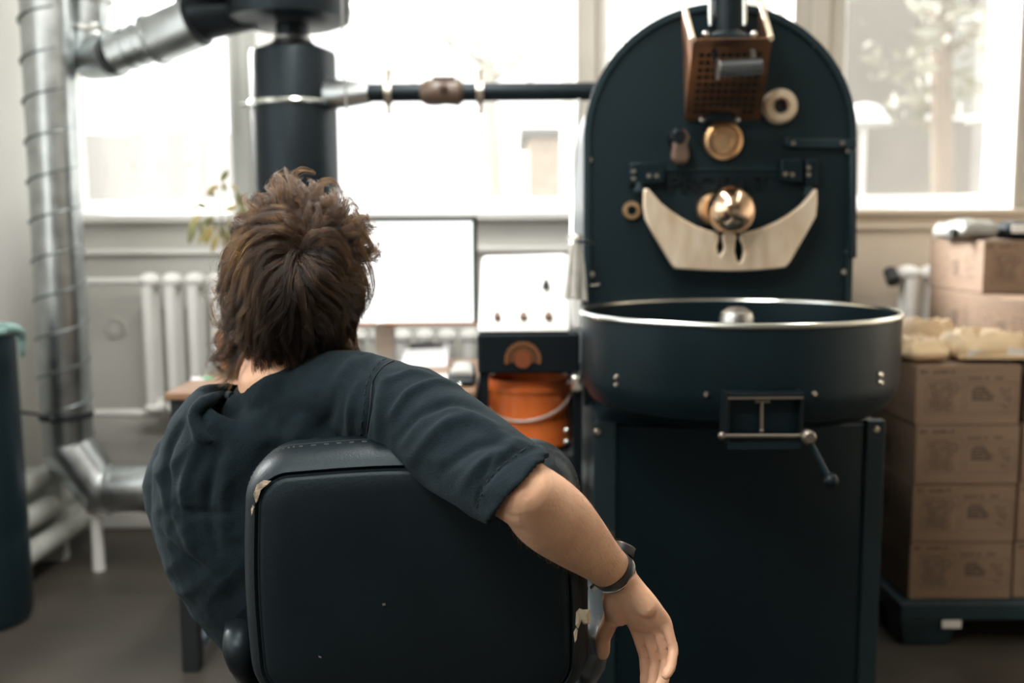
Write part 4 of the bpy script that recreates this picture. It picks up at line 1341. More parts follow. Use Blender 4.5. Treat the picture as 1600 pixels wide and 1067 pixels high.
# grey pouch and black case on the rear stack
TT = PZ + 6 * BH + .001
pg = at(1545, 360, 3.16)
gp = thing('grey_pouch', 'folded grey cloth pouch lying on the rear box stack', 'pouch', (pg.x, 3.28, TT))
pillow('body', (pg.x - .03, 3.26, TT), (.125, .22, .070), .1, M_bag, gp, 3.0, crumple=.004)
MB().cyl((pg.x - .105, 3.2, TT + .022), (pg.x - .085, 3.2, TT + .022), .016).build('clip', M_blackm, gp)
bcse = thing('black_case', 'black case with pale label beside the grey pouch', 'case', (pg.x + .09, 3.17, TT))
pillow('body', (pg.x + .122, 3.19, TT), (.16, .13, .062), -.1, M_black, bcse, 4.0, crumple=.002)
MB().box((pg.x + .085, 3.19 - .062, TT + .036), (.055, .004, .026), (.2, 0, -.1)).build('label', M_label, bcse, smooth=False)

# ------------------------------------------------------------------ office chair
CHY = 1.28     # rear face of the backrest
def chair_outline(inset, y, n_c=10):
    """rounded trapezoid in the xz plane, clockwise from lower left"""
    tl, tr = at(371, 760, CHY).x, at(909, 760, CHY).x
    bl, br_ = at(383, 1090, CHY).x, at(921, 1090, CHY).x
    zt, zb = at(640, 697, CHY + .05).z, .50
    tl += inset; bl += inset; tr -= inset; br_ -= inset
    zt -= inset; zb += inset
    rc = max(.012, .072 - inset)
    pts = []
    def corner(cx, cz, a0, a1, rx, rz):
        for k in range(n_c + 1):
            a = a0 + (a1 - a0) * k / n_c
            pts.append(V((cx + rx * math.cos(a), y, cz + rz * math.sin(a))))
    corner(bl + rc, zb + rc, 1.5 * PI, PI, rc, rc)
    for k in range(1, 8):
        t = k / 8
        pts.append(V((bl + (tl - bl) * t - .004 * math.sin(PI * t), y, zb + rc + (zt - rc - zb - rc) * t)))
    corner(tl + rc, zt - rc, PI, PI / 2, rc, rc)
    for k in range(1, 12):
        t = k / 12
        pts.append(V((tl + rc + (tr - tl - 2 * rc) * t, y, zt + .008 * math.sin(PI * t))))
    corner(tr - rc, zt - rc, PI / 2, 0, rc, rc)
    for k in range(1, 8):
        t = k / 8
        pts.append(V((tr + (br_ - tr) * t + .004 * math.sin(PI * t), y, zt - rc + (zb + rc - zt + rc) * t)))
    corner(br_ - rc, zb + rc, 0, -PI / 2, rc, rc)
    for k in range(1, 12):
        t = k / 12
        pts.append(V((br_ - rc + (bl + rc - br_ + rc) * t, y, zb)))
    return pts
chair = thing('office_chair', 'black leather office chair with worn seams, seen from behind', 'chair', (at(640, 900, 1.35).x, 1.5, 0))
ccx = at(645, 900, CHY).x
ccz = .68
def shrink(pts, k, y):
    return [V((ccx + (p.x - ccx) * k, y, ccz + (p.z - ccz) * k)) for p in pts]
# rear panel
rings = [shrink(chair_outline(.030, 0), k, CHY - .004 - .010 * (1 - k ** 3)) for k in (.02, .3, .6, .85, .97)]
rings += [chair_outline(.029, CHY - .001), chair_outline(.0265, CHY + .006)]
rearp = MB().loft(rings).build('rear_panel', M_leather, chair, auto=70)
# cushion body wrapping round
prof = [(.0275, .006), (.022, -.001), (.015, .004), (.007, .014), (.001, .032), (-.002, .055), (-.001, .062), (-.0025, .066), (-.003, .085), (.004, .11), (.016, .126), (.035, .135)]
rings = [chair_outline(i, CHY + y) for i, y in prof]
rings += [shrink(chair_outline(.035, 0), k, CHY + .135 + .012 * (1 - k)) for k in (.8, .4, .02)]
MB().loft(rings).build('backrest', M_leather, chair, auto=70)
def seam_loop(inset, y, r, name, mm, i0=0, i1=None):
    p = chair_outline(inset, y)
    p = p[i0:i1] if i1 else p + [p[0]]
    MB().tube(p, r, 6).build(name, mm, chair)
seam_loop(.0285, CHY + .0005, .0022, 'piping', M_leather)
seam_loop(-.0005, CHY + .060, .0016, 'side_seam', M_thread)
# stitches on the side seam near the top corners
def stitches(inset, y, a, b, name):
    p = chair_outline(inset, y)
    m = MB()
    q = catmull(p[a:b], 3)
    for k in range(0, len(q) - 1, 2):
        m.tube([q[k], q[k].lerp(q[k + 1], .75)], .0011, 5)
    m.build(name, mat('stitch_' + name, (.05, .055, .055), .7), chair)
stitches(-.001, CHY + .048, 16, 56, 'stitching')
# torn patches showing foam: upper left corner of the rear panel and right edge
def patch(pix, Y, name, mm, th=.002, seed=0):
    pts = [at(x, y, Y) for x, y in pix]
    m = MB()
    c = sum(pts, V()) / len(pts)
    vs, fs = [c + V((0, -th, 0))], []
    for p in pts:
        vs += [p + V((0, -th * .2, 0))]
    vs += [c.lerp(p, .6) + V((0, -th * (1 + .5 * math.sin(seed + 5 * i)), 0)) for i, p in enumerate(pts)]
    n = len(pts)
    for j in range(n):
        k = (j + 1) % n
        fs += [(0, 1 + n + k, 1 + n + j), (1 + n + j, 1 + n + k, 1 + k, 1 + j)]
    m.add(vs, fs).build(name, mm, chair)
patch([(400, 786), (396, 772), (401, 757), (412, 750), (424, 751), (421, 756), (411, 759), (406, 768), (404, 782)], CHY - .003, 'torn_corner', M_foamd, .003)
patch([(393, 806), (392, 796), (395, 788), (398, 792), (396, 804)], CHY - .003, 'torn_corner', M_foamd, .002)
patch([(900, 956), (905, 950), (911, 952), (922, 951), (923, 974), (912, 975), (908, 970), (903, 982), (899, 976)], CHY - .010, 'torn_edge', M_foam, .004)
patch([(896, 988), (900, 980), (903, 984), (901, 1000), (898, 1004)], CHY - .010, 'torn_edge', M_foam, .003)
patch([(868, 742), (874, 741), (884, 748), (889, 757), (889, 763), (884, 757), (877, 749)], CHY - .004, 'torn_seam', M_foam, .003)
patch([(597, 943), (602, 942), (603, 946), (598, 947)], CHY - .016, 'scuff', M_leatherw, .0008)
patch([(497, 1024), (503, 1026), (502, 1029), (498, 1027)], CHY - .015, 'scuff', M_leatherw, .0008)
# armrests
def arm(pts, name, am=None):
    R = []
    P = catmull([p for p, _, _ in pts], 5)
    A = np.interp(np.linspace(0, 1, len(P)), np.linspace(0, 1, len(pts)), [a for _, a, _ in pts])
    Bv = np.interp(np.linspace(0, 1, len(P)), np.linspace(0, 1, len(pts)), [b for _, _, b in pts])
    for i, p in enumerate(P):
        t = (P[min(i + 1, len(P) - 1)] - P[max(i - 1, 0)]).normalized()
        u = (V((1, 0, 0)) - t * t.x).normalized()
        w = t.cross(u)
        R.append([p + u * A[i] * math.cos(a) + w * Bv[i] * math.sin(a) for a in [2 * PI * j / 18 for j in range(18)]])
    return MB().loft(R).build(name, am or M_armp, chair)
arm([(at(905, 912, 1.66), .018, .012), (at(918, 925, 1.55), .024, .014), (at(921, 960, 1.43), .027, .016), (at(922, 1000, 1.37), .028, .02), (at(921, 1035, 1.36), .024, .022), (at(915, 1062, 1.39), .016, .018), (at(910, 1120, 1.45), .014, .016), (at(890, 1190, 1.5), .014, .016)], 'armrest')
arm([(at(402, 960, 1.66), .018, .012), (at(382, 965, 1.50), .024, .014), (at(374, 985, 1.40), .022, .016), (at(372, 1012, 1.37), .022, .02), (at(378, 1035, 1.37), .02, .02), (at(390, 1062, 1.40), .014, .016), (at(398, 1120, 1.45), .014, .016), (at(420, 1190, 1.5), .014, .016)], 'armrest', M_black)  # shaded twin of the right armrest, in a darker material
# seat, gas lift, star base (mostly hidden behind the backrest)
sx0_, sx1_ = ccx - .25, ccx + .25
MB().bx(sx0_, sx1_, 1.36, 1.86, .38, .47).build('seat', M_leather, chair, bevel=.035, seg=4)
MB().bx(ccx - .05, ccx + .05, 1.33, 1.6, .33, .38).bx(ccx - .04, ccx + .04, 1.30, 1.345, .34, .62).build('back_bracket', M_blackm, chair, smooth=False, bevel=.006)
MB().cyl((ccx, 1.6, .10), (ccx, 1.6, .34), .028).build('gas_lift', M_steel, chair)
for k in range(5):
    a = 2 * PI * k / 5 + .3
    e = V((ccx + .30 * math.cos(a), 1.6 + .30 * math.sin(a), .075))
    MB().tube([(ccx, 1.6, .11), e], [.026, .018], 10).build('base_spoke', M_blackm, chair)
    MB().cyl(e + V((-.012, 0, -.045)), e + V((.012, 0, -.045)), .029).cyl(e + V((0, 0, -.03)), e, .008).build('caster', M_black, chair)

# ------------------------------------------------------------------ the seated man
PB = V((-.30, 1.60, .47))
man = thing('person', 'man with tousled brown hair in charcoal shirt sprawled on the chair, arm over its back', 'person', PB)

def eloft(mb, secs, hint, n=24, sub=4, cap0=True, cap1=True):
    """secs: (center, a, b): a along hint, b across; smooth interpolation, rounded ends"""
    C = catmull([V(c) for c, _, _ in secs], sub)
    t_ = np.linspace(0, len(secs) - 1, len(C))
    A = np.interp(t_, range(len(secs)), [s[1] for s in secs])
    B = np.interp(t_, range(len(secs)), [s[2] for s in secs])
    # smooth the radii
    for _ in range(2):
        A[1:-1] = (A[:-2] + 2 * A[1:-1] + A[2:]) / 4
        B[1:-1] = (B[:-2] + 2 * B[1:-1] + B[2:]) / 4
    rings = []
    N = len(C)
    def frame(i):
        t = (C[min(i + 1, N - 1)] - C[max(i - 1, 0)]).normalized()
        h = V(hint)
        u = (h - t * h.dot(t)).normalized()
        return t, u, t.cross(u)
    def ring(c, u, w, a, b):
        return [c + u * a * math.cos(2 * PI * j / n) + w * b * math.sin(2 * PI * j / n) for j in range(n)]
    t, u, w = frame(0)
    if cap0:
        r = min(A[0], B[0])
        for k in (.05, .45, .8):
            s = math.sqrt(1 - (1 - k) ** 2)
            rings.append(ring(C[0] - t * r * (1 - k) * .9, u, w, A[0] * s, B[0] * s))
    for i in range(N):
        t, u, w = frame(i)
        rings.append(ring(C[i], u, w, A[i], B[i]))
    if cap1:
        r = min(A[-1], B[-1])
        for k in (.2, .55, .95):
            s = math.sqrt(1 - k * k)
            rings.append(ring(C[-1] + t * r * k * .9, u, w, A[-1] * s, B[-1] * s))
    mb.loft(rings)
    return mb

def ellipsoid(mb, c, ax, r, n=24):
    """ax: three unit axes, r: three radii"""
    m = n // 2
    rings = []
    for i in range(m + 1):
        ph = -PI / 2 + PI * i / m
        cp, sp = max(math.cos(ph), .02), math.sin(ph)
        rings.append([V(c) + ax[0] * r[0] * cp * math.cos(2 * PI * j / n) + ax[1] * r[1] * cp * math.sin(2 * PI * j / n) + ax[2] * r[2] * sp for j in range(n)])
    mb.loft(rings)

def remesh(mb, name, voxel, smooth_it, m, parent, deform=None, fac=.5, adapt=0):
    me = bpy.data.meshes.new(name + '_src')
    me.from_pydata([tuple(v) for v in mb.v], [], mb.f)
    bm = bmesh.new(); bm.from_mesh(me); bmesh.ops.recalc_face_normals(bm, faces=bm.faces); bm.to_mesh(me); bm.free()
    o = bpy.data.objects.new(name + '_src', me)
    COL.objects.link(o)
    r = o.modifiers.new('r', 'REMESH'); r.mode = 'VOXEL'; r.voxel_size = voxel; r.adaptivity = adapt
    if smooth_it:
        s = o.modifiers.new('s', 'SMOOTH'); s.iterations = smooth_it; s.factor = fac
    dg = bpy.context.evaluated_depsgraph_get()
    res = bpy.data.meshes.new_from_object(o.evaluated_get(dg))
    res.name = name
    bpy.data.objects.remove(o)
    bpy.data.meshes.remove(me)
    n = len(res.vertices)
    co = np.empty(n * 3); res.vertices.foreach_get('co', co); co = co.reshape(-1, 3)
    if deform:
        no = np.empty(n * 3); res.vertices.foreach_get('normal', no); no = no.reshape(-1, 3)
        co = deform(co, no)
    co = co - np.array(wloc(parent))
    res.vertices.foreach_set('co', co.ravel())
    res.update()
    res.materials.clear(); res.materials.append(m)
    res.shade_smooth()
    ob = bpy.data.objects.new(name, res)
    COL.objects.link(ob)
    ob.parent = parent
    return ob

# head frame
HC = at(460, 447, 1.53)                 # centre of the cranium
HF = V((.10, .93, .34)).normalized()    # face direction (away from camera, tipped up)
HU = V((.16, -.34, .93)); HU = (HU - HF * HU.dot(HF)).normalized()
HR = HF.cross(HU).normalized()
HAX = (HR, HF, HU)
def hp3(r, f, u):
    return HC + HR * r + HF * f + HU * u

# key joints
SR = at(612, 628, 1.415)     # right shoulder
ER = at(829, 777, 1.155)     # right elbow
WR = at(962, 897, 1.31)      # right wrist
SL = at(318, 705, 1.56)      # left shoulder
EL = at(300, 850, 1.60)
NB = at(440, 640, 1.50)      # neck base
PEL = V((at(560, 1100, 1.55).x, 1.56, .55))

body = MB()
# torso: spine chain
eloft(body, [(PEL, .15, .11), (at(500, 940, 1.54), .135, .10), (at(440, 800, 1.52), .125, .10), (at(430, 700, 1.51), .105, .085), (NB + V((0, 0, -.01)), .07, .06)], (1, 0, .1))
eloft(body, [(NB + V((0.01, .0, -.04)), .050, .05), (at(430, 600, 1.50), .056, .056), (hp3(0, -.02, -.085), .055, .06)], (1, 0, 0))
eloft(body, [(NB + V((.02, 0, -.05)), .05, .05), (SR + V((-.02, .01, -.005)), .05, .05)], (0, 0, 1))
eloft(body, [(NB + V((-.02, 0, -.07)), .04, .04), (SL + V((.01, 0, -.015)), .042, .042)], (0, 0, 1))
# head
ellipsoid(body, HC, HAX, (.076, .096, .098), 28)
ellipsoid(body, hp3(0, .028, -.055), HAX, (.060, .066, .078), 24)
eloft(body, [(hp3(0, .02, -.095), .048, .045), (hp3(0, .055, -.108), .034, .030), (hp3(0, .078, -.112), .020, .016)], tuple(HR))
eloft(body, [(hp3(0, .092, -.012), .008, .008), (hp3(0, .106, -.035), .011, .011), (hp3(0, .112, -.052), .016, .012)], tuple(HR), n=14)
for s in (-1, 1):
    ellipsoid(body, hp3(s * .016, .098, -.054), HAX, (.008, .009, .007), 12)
    eloft(body, [(hp3(s * .012, .088, -.002), .006, .007), (hp3(s * .035, .084, .006), .006, .008), (hp3(s * .055, .066, -.002), .005, .008)], tuple(HU), n=12)
    ellipsoid(body, hp3(s * .080, -.005, -.035), (HR, (HF * .9 - HU * .25).normalized(), (HU * .9 + HF * .25).normalized()), (.009, .019, .032), 16)
    ellipsoid(body, hp3(s * .046, .060, -.045), HAX, (.018, .02, .018), 14)
eloft(body, [(hp3(-.024, .086, -.083), .003, .004), (hp3(0, .099, -.080), .005, .007), (hp3(.024, .086, -.083), .003, .004)], tuple(HU), n=12)
eloft(body, [(hp3(-.021, .084, -.091), .003, .004), (hp3(0, .096, -.091), .006, .007), (hp3(.021, .084, -.091), .003, .004)], tuple(HU), n=12)
# right arm
fa = (WR - ER).normalized()
eloft(body, [(SR, .054, .052), (SR.lerp(ER, .45), .048, .046), (SR.lerp(ER, .85), .043, .040), (ER, .041, .037)], (.4, 0, 1))
side = V((.75, .0, .66))    # across the forearm in the picture plane
eloft(body, [(ER - fa * .012 + V((.002, 0, .004)), .036, .036), (ER.lerp(WR, .12) + V((.0, 0, .0)), .0465, .041), (ER.lerp(WR, .30), .047, .042), (ER.lerp(WR, .55), .040, .034), (ER.lerp(WR, .8), .031, .025), (WR, .0275, .020), (WR + fa * .01, .027, .019)], tuple(side))
ellipsoid(body, ER + V((-.012, -.026, .012)), (V((1, 0, 0)), V((0, 1, 0)), V((0, 0, 1))), (.017, .015, .018), 14)
# right hand
hd = V((.50, .03, -.87)).normalized()
hk_ = V((.72, -.62, .12)); hk_ = (hk_ - hd * hk_.dot(hd)).normalized()   # index -> little
hn = hd.cross(hk_).normalized()
if hn.y > 0: hn = -hn                                                # palm side
W0 = WR + fa * .012
PC = W0 + hd * .052
eloft(body, [(WR + fa * .002, .027, .020), (W0 + hd * .018, .030, .019), (W0 + hd * .045 - hn * .002, .038, .0165), (W0 + hd * .072 - hn * .004, .039, .0145), (W0 + hd * .082 - hn * .005, .037, .012)], tuple(hk_), sub=4)
# thenar and hypothenar pads
eloft(body, [(W0 + hd * .014 - hk_ * .018 + hn * .004, .014, .013), (W0 + hd * .040 - hk_ * .030 + hn * .010, .018, .015), (W0 + hd * .060 - hk_ * .032 + hn * .008, .012, .011)], tuple(hk_), n=16)
eloft(body, [(W0 + hd * .014 + hk_ * .016 + hn * .004, .013, .012), (W0 + hd * .050 + hk_ * .022 + hn * .008, .014, .011)], tuple(hk_), n=16)
fl_ = [(-.029, .086, (.040, .024, .020), .0088, (14, 20, 16)), (-.0095, .090, (.044, .027, .021), .0090, (24, 32, 22)), (.0105, .086, (.043, .028, .022), .0086, (26, 32, 22)), (.0285, .079, (.037, .024, .021), .0078, (28, 34, 22))]
def rotv(d, n, deg):
    a = math.radians(deg)
    return (d * math.cos(a) + n * math.sin(a)).normalized()
nails = []
for off, mcp, L, r, ang in fl_:
    p = W0 + hd * (mcp - .012) + hk_ * off - hn * .005
    spread = hd + hk_ * off * 3.0
    sd = (spread - hn * spread.dot(hn)).normalized()
    pts = [(p, r * 1.08, r * 1.05)]
    A_ = 0
    q = p + sd * .014
    pts.append((q, r * 1.1, r * 1.05))
    for s_, a_ in zip(L, ang):
        A_ += a_
        dn = rotv(sd, hn, A_)
        mid = q + dn * s_ * .5
        q2 = q + dn * s_
        pts.append((mid, r * .95, r * .92))
        pts.append((q2, r * .98, r * .95))
        q = q2
    pts[-1] = (pts[-1][0] - dn * r * .5, r * .82, r * .72)
    eloft(body, pts, tuple(hk_), n=14, sub=3)
    nails.append((pts[-1][0], dn, -rotv(hn, -sd, A_), r))
# thumb
tb0 = W0 + hd * .028 - hk_ * .030 + hn * .004
td = V((-.02, .12, -1)).normalized()
tpts = [tb0, W0 + hd * .052 - hk_ * .042 + hn * .010]
tpts.append(tpts[-1] + V((-.012, .006, -.034)))
tpts.append(tpts[-1] + V((-.001, -.002, -.026)))
eloft(body, [(tpts[0], .013, .013), (tpts[1], .0125, .012), (tpts[2], .0112, .0105), (tpts[2].lerp(tpts[3], .5), .0115, .010), (tpts[3], .009, .0075)], (1, 0, 0), n=16, sub=4)
# left arm (in front of the body, hidden)
WL = V((-.42, 1.86, .66))
eloft(body, [(SL, .052, .05), (SL.lerp(EL, .5), .046, .045), (EL, .04, .04)], (1, 0, 0))
eloft(body, [(EL, .04, .038), (EL.lerp(WL, .3), .042, .038), (EL.lerp(WL, .7), .033, .028), (WL, .027, .02)], (0, 0, 1))
eloft(body, [(WL, .026, .019), (WL + V((.02, .05, -.005)), .036, .015), (WL + V((.03, .08, -.01)), .038, .013)], (1, 0, 0))
for k in range(4):
    b_ = WL + V((.03 + (k - 1.5) * .019, .078, -.01))
    eloft(body, [(b_, .009, .009), (b_ + V((.008, .035, -.006)), .0085, .0085), (b_ + V((.01, .058, -.025)), .0075, .007), (b_ + V((.01, .06, -.045)), .0065, .006)], (1, 0, 0), n=12, sub=3)
eloft(body, [(WL + V((.04, .03, 0)), .012, .012), (WL + V((.075, .055, -.01)), .010, .010), (WL + V((.085, .085, -.015)), .008, .008)], (0, 0, 1), n=12, sub=3)
# legs
HLp, HRp = PEL + V((-.09, .02, .0)), PEL + V((.09, .02, .0))
KL, KR = V((PEL.x - .16, 2.02, .54)), V((PEL.x + .14, 2.04, .54))
AL, AR = V((KL.x - .02, 2.10, .09)), V((KR.x + .02, 2.14, .09))
for h_, k_, a_ in ((HLp, KL, AL), (HRp, KR, AR)):
    eloft(body, [(h_, .085, .08), (h_.lerp(k_, .5), .072, .07), (k_, .055, .055)], (1, 0, 0))
    eloft(body, [(k_, .052, .052), (k_.lerp(a_, .35), .052, .054), (k_.lerp(a_, .8), .036, .038), (a_, .034, .036)], (1, 0, 0))

CR = [(at(995, 958, 1.3), at(1012, 985, 1.3))]
def body_deform(co, no):
    # knuckle and palm creases on the right hand, tendons at the wrist
    out = co.copy()
    return out
bodyo = remesh(body, 'body', .0032, 3, M_skin, man, None, .5)

# eyes
for s in (-1, 1):
    e = hp3(s * .033, .078, -.016)
    eo = MB(); ellipsoid(eo, e, HAX, (.0125, .0125, .0125), 16)
    eo = eo.build('eye', M_glow, man)
    io = MB(); ellipsoid(io, e + HF * .0105, HAX, (.006, .003, .006), 12)
    io.build('iris', M_iris, eo)

# ---------------- clothes
shirt = MB()
def off(p, x=0, y=0, z=0):
    return p + V((x, y, z))
eloft(shirt, [(at(520, 1010, 1.53), .155, .125), (at(490, 930, 1.53), .165, .125), (at(435, 840, 1.52), .180, .125), (at(415, 765, 1.52), .172, .118), (at(430, 705, 1.51), .160, .104), (at(455, 655, 1.50), .130, .088), (at(450, 620, 1.50), .074, .070)], (1, 0, .12), n=36)
# shoulder yokes
eloft(shirt, [(at(455, 650, 1.50), .066, .072), (at(530, 618, 1.47), .066, .072), (off(SR, -.01, 0, -.004), .064, .066)], (0, 0, 1), n=24)
eloft(shirt, [(at(405, 672, 1.50), .05, .05), (at(385, 640, 1.49), .036, .036)], (1, 0, 0), n=20)
eloft(shirt, [(at(500, 665, 1.47), .075, .07), (at(560, 720, 1.455), .07, .06)], (1, 0, 0), n=24)
eloft(shirt, [(at(440, 680, 1.51), .064, .074), (at(370, 690, 1.53), .064, .074), (off(SL, .02, 0, -.01), .062, .07)], (0, 0, 1), n=24)
# left sleeve and side bulge
eloft(shirt, [(off(SL, .015, 0, .0), .070, .070), (at(295, 745, 1.55), .066, .072), (at(308, 815, 1.56), .066, .068), (at(345, 880, 1.60), .058, .060), (at(385, 920, 1.68), .050, .050)], (1, 0, 0), n=28)
# left sleeve forward to the forearm
# right sleeve: outer shell turned back inside at the hem
sv = (ER - SR).normalized()
hem = SR.lerp(ER, .93)
hside = V((.35, .1, 1))
secs = [(off(SR, -.015, .0, -.006), .068, .064), (SR.lerp(ER, .2), .069, .062), (SR.lerp(ER, .45), .066, .060), (SR.lerp(ER, .7), .061, .056), (SR.lerp(ER, .86), .057, .053), (hem, .0545, .0505)]
C = secs
ringsR = []
def sleeve_ring(c, a, b, wob, tilt=0.0, face_=0.0):
    t = sv
    vd = (c - V((0, 0, CAMH))).normalized()
    mm_ = (t - vd * t.dot(vd) * .92).normalized()
    h = hside
    u = (h - t * h.dot(t)).normalized()
    w = t.cross(u)
    out = []
    for j in range(48):
        th = 2 * PI * j / 48
        k = 1 + wob * (.6 * math.sin(3 * th + 1.0) + .5 * math.sin(5 * th + .4))
        d_ = u * a * k * math.cos(th) + w * b * k * math.sin(th)
        out.append(c + d_ + t * tilt * math.cos(th) - t * (d_.dot(mm_) / t.dot(mm_)) * face_)
    return out
Cc = catmull([V(c) for c, _, _ in secs], 5)
tt = np.linspace(0, len(secs) - 1, len(Cc))
Aa = np.interp(tt, range(len(secs)), [s[1] for s in secs]); Bb = np.interp(tt, range(len(secs)), [s[2] for s in secs])
for i, c in enumerate(Cc):
    f_ = i / (len(Cc) - 1)
    ringsR.append(sleeve_ring(c, Aa[i], Bb[i], .035 * f_ ** 2, .010 * f_ ** 3, max(0, (f_ - .45) / .55) ** 1.5))
for k, (back, sh) in enumerate(((.001, .0035), (-.03, .005), (-.07, .009), (-.11, .016))):
    c = hem + sv * (back - .0)
    ringsR.append(sleeve_ring(c, .0545 - sh, .0505 - sh, .035, .010 * (1 if k < 2 else .6), 1.0))
shirt.loft(ringsR)
# collar roll round the neck
col_pts = [at(345, 668, 1.47), at(318, 640, 1.49), at(345, 622, 1.52), at(400, 606, 1.47), at(450, 603, 1.44), at(500, 592, 1.45), at(535, 575, 1.50)]

# folds: polylines of photo pixels on the visible side; (points, width m, height m)
folds = []
fold_px = []
def fold(px, w, h, Yg):
    folds.append(([at(x, y, Y) for (x, y), Y in zip(px, Yg if isinstance(Yg, (list, tuple)) else [Yg] * len(px))], w, h))
Ys = 1.36
def yline(x):   # approximate depth of the near surface of sleeve/back at screen x
    if x < 560: return 1.41
    return 1.38 - (x - 560) / 270 * .30
def F3(pts, w, h, dy=0):
    fold_px.append((pts, w, h * 1.1))
F3([(566, 556), (580, 600), (576, 650), (566, 700)], .006, -.007)          # armhole seam valley
F3([(592, 560), (604, 590), (596, 640), (590, 700)], .012, .006)
F3([(612, 650), (640, 615), (680, 600), (720, 606)], .008, .0065)
F3([(606, 600), (640, 585), (672, 590)], .007, .005)
F3([(620, 690), (655, 650), (700, 632), (745, 640)], .009, -.006)
F3([(640, 720), (690, 670), (730, 655), (775, 668)], .010, .006)
F3([(690, 740), (740, 700), (790, 690)], .009, -.005)
F3([(700, 640), (740, 650), (790, 685), (830, 700)], .007, .004)
F3([(720, 760), (760, 720), (800, 705)], .008, .004)
F3([(770, 735), (800, 712), (815, 708)], .004, -.004)
F3([(752, 752), (765, 725), (775, 712)], .005, -.0035)
F3([(785, 690), (800, 700), (806, 716)], .004, .004)
F3([(745, 790), (752, 765), (785, 730), (835, 703)], .0025, -.003)         # hem stitch line
F3([(520, 640), (535, 590), (560, 560)], .012, .006)
F3([(500, 680), (520, 640), (530, 600)], .010, -.006)
F3([(545, 690), (548, 650), (556, 610)], .008, .005)
F3([(470, 690), (430, 680), (390, 700)], .014, .005)
F3([(350, 612), (322, 628), (304, 650), (312, 680), (330, 690)], .007, .010, .06)
F3([(335, 640), (330, 660), (345, 675), (380, 680)], .008, -.010, .04)
F3([(385, 625), (410, 650), (430, 690)], .010, -.006)
F3([(290, 660), (265, 700), (262, 760), (275, 820)], .009, -.006, .07)
F3([(315, 690), (292, 740), (290, 790), (300, 850)], .010, .006, .05)
F3([(345, 700), (330, 750), (325, 800), (340, 860)], .008, -.006, .03)
F3([(240, 720), (262, 780), (300, 850), (350, 920)], .012, .005, .09)
F3([(270, 790), (310, 800), (360, 800)], .005, -.004, .04)
F3([(360, 720), (350, 780), (355, 840)], .010, .006, .02)
F3([(250, 830), (290, 870), (340, 900)], .008, -.005, .09)
F3([(440, 600), (470, 650), (500, 690)], .010, -.004)
def shirt_deform(co, no):
    out = co.copy()
    disp = np.zeros(len(co))
    for pts, w, h in folds:
        P = np.array([tuple(p) for p in pts])
        best = np.full(len(co), 1e9)
        mn, mx = P.min(0) - .08, P.max(0) + .08
        idx = np.where(((co > mn) & (co < mx)).all(1))[0]
        if not len(idx): continue
        X = co[idx]
        bt = np.full(len(idx), 1e9)
        fade = np.ones(len(idx))
        m = len(P)
        for i in range(m - 1):
            a, b = P[i], P[i + 1]
            ab = b - a
            t = np.clip(((X - a) @ ab) / (ab @ ab + 1e-12), 0, 1)
            dv = X - (a + t[:, None] * ab)
            d = np.sqrt((dv ** 2).sum(1))
            upd = d < bt
            bt = np.where(upd, d, bt)
            gl = (i + t) / (m - 1)
            fade = np.where(upd, np.sin(np.pi * (.12 + .76 * gl)), fade)
        disp[idx] += h * fade * np.exp(-(bt / w) ** 2)
    # small cloth wrinkles
    small = np.zeros(len(co))
    for i in range(len(co)):
        x, y, z = co[i]
        a = x * .75 + z * .55
        b = -x * .55 + z * .75
        n1 = mnoise.noise((a * 9 + 4, y * 9, b * 26))
        n2 = mnoise.noise((a * 30, y * 20 + 7, b * 60))
        small[i] = (1 - abs(n1) * 2) * .0030 + n2 * .0011
    disp += small
    out += no * disp[:, None]
    return out
shirto = remesh(shirt, 'shirt', .0042, 5, M_shirt, man, None, .5)
bpy.context.view_layer.update()
def project_folds():
    offw = wloc(shirto)
    o_ = V((0, 0, CAMH)) - offw
    out = []
    for pix, w, h in fold_px:
        pts = []
        for p in catmull([V((x, y, 0)) for x, y in pix], 5):
            d_ = (at(p.x, p.y, 1.0) - V((0, 0, CAMH))).normalized()
            ok, loc, nn, _ = shirto.ray_cast(o_, d_)
            if ok and (not pts or (V(loc) + offw - pts[-1]).length < .05):
                pts.append(V(loc) + offw)
        if len(pts) > 2:
            out.append((pts, w, h))
    return out
folds = project_folds()
_n = len(shirto.data.vertices)
_co = np.empty(_n * 3); shirto.data.vertices.foreach_get('co', _co); _co = _co.reshape(-1, 3) + np.array(wloc(shirto))
_no = np.empty(_n * 3); shirto.data.vertices.foreach_get('normal', _no); _no = _no.reshape(-1, 3)
_co = shirt_deform(_co, _no) - np.array(wloc(shirto))
shirto.data.vertices.foreach_set('co', _co.ravel())
shirto.data.update()
shirto['label'] = 'charcoal short sleeved linen shirt with creases'
def nearest_on(mesh_obj, p, push=.0008, direction=None):
    """snap p onto the mesh surface (mesh in world minus parent offset)"""
    offw = wloc(mesh_obj)
    ok, loc, nrm_, _ = mesh_obj.closest_point_on_mesh(V(p) - offw)
    return V(loc) + offw + V(nrm_) * push, V(nrm_)
def ray_from_cam(mesh_obj, px, py):
    offw = wloc(mesh_obj)
    o_ = V((0, 0, CAMH)) - offw
    d_ = (at(px, py, 1.0) - V((0, 0, CAMH))).normalized()
    ok, loc, nrm_, _ = mesh_obj.ray_cast(o_, d_)
    return (V(loc) + offw, V(nrm_)) if ok else (None, None)
bpy.context.view_layer.update()
def surf_line(obj, pix, push=.0006, sub=6):
    pts = catmull([V((x, y, 0)) for x, y in pix], sub)
    out = []
    for p in pts:
        l, n_ = ray_from_cam(obj, p.x, p.y)
        if l is not None:
            out.append((l + n_ * push, n_))
    return out
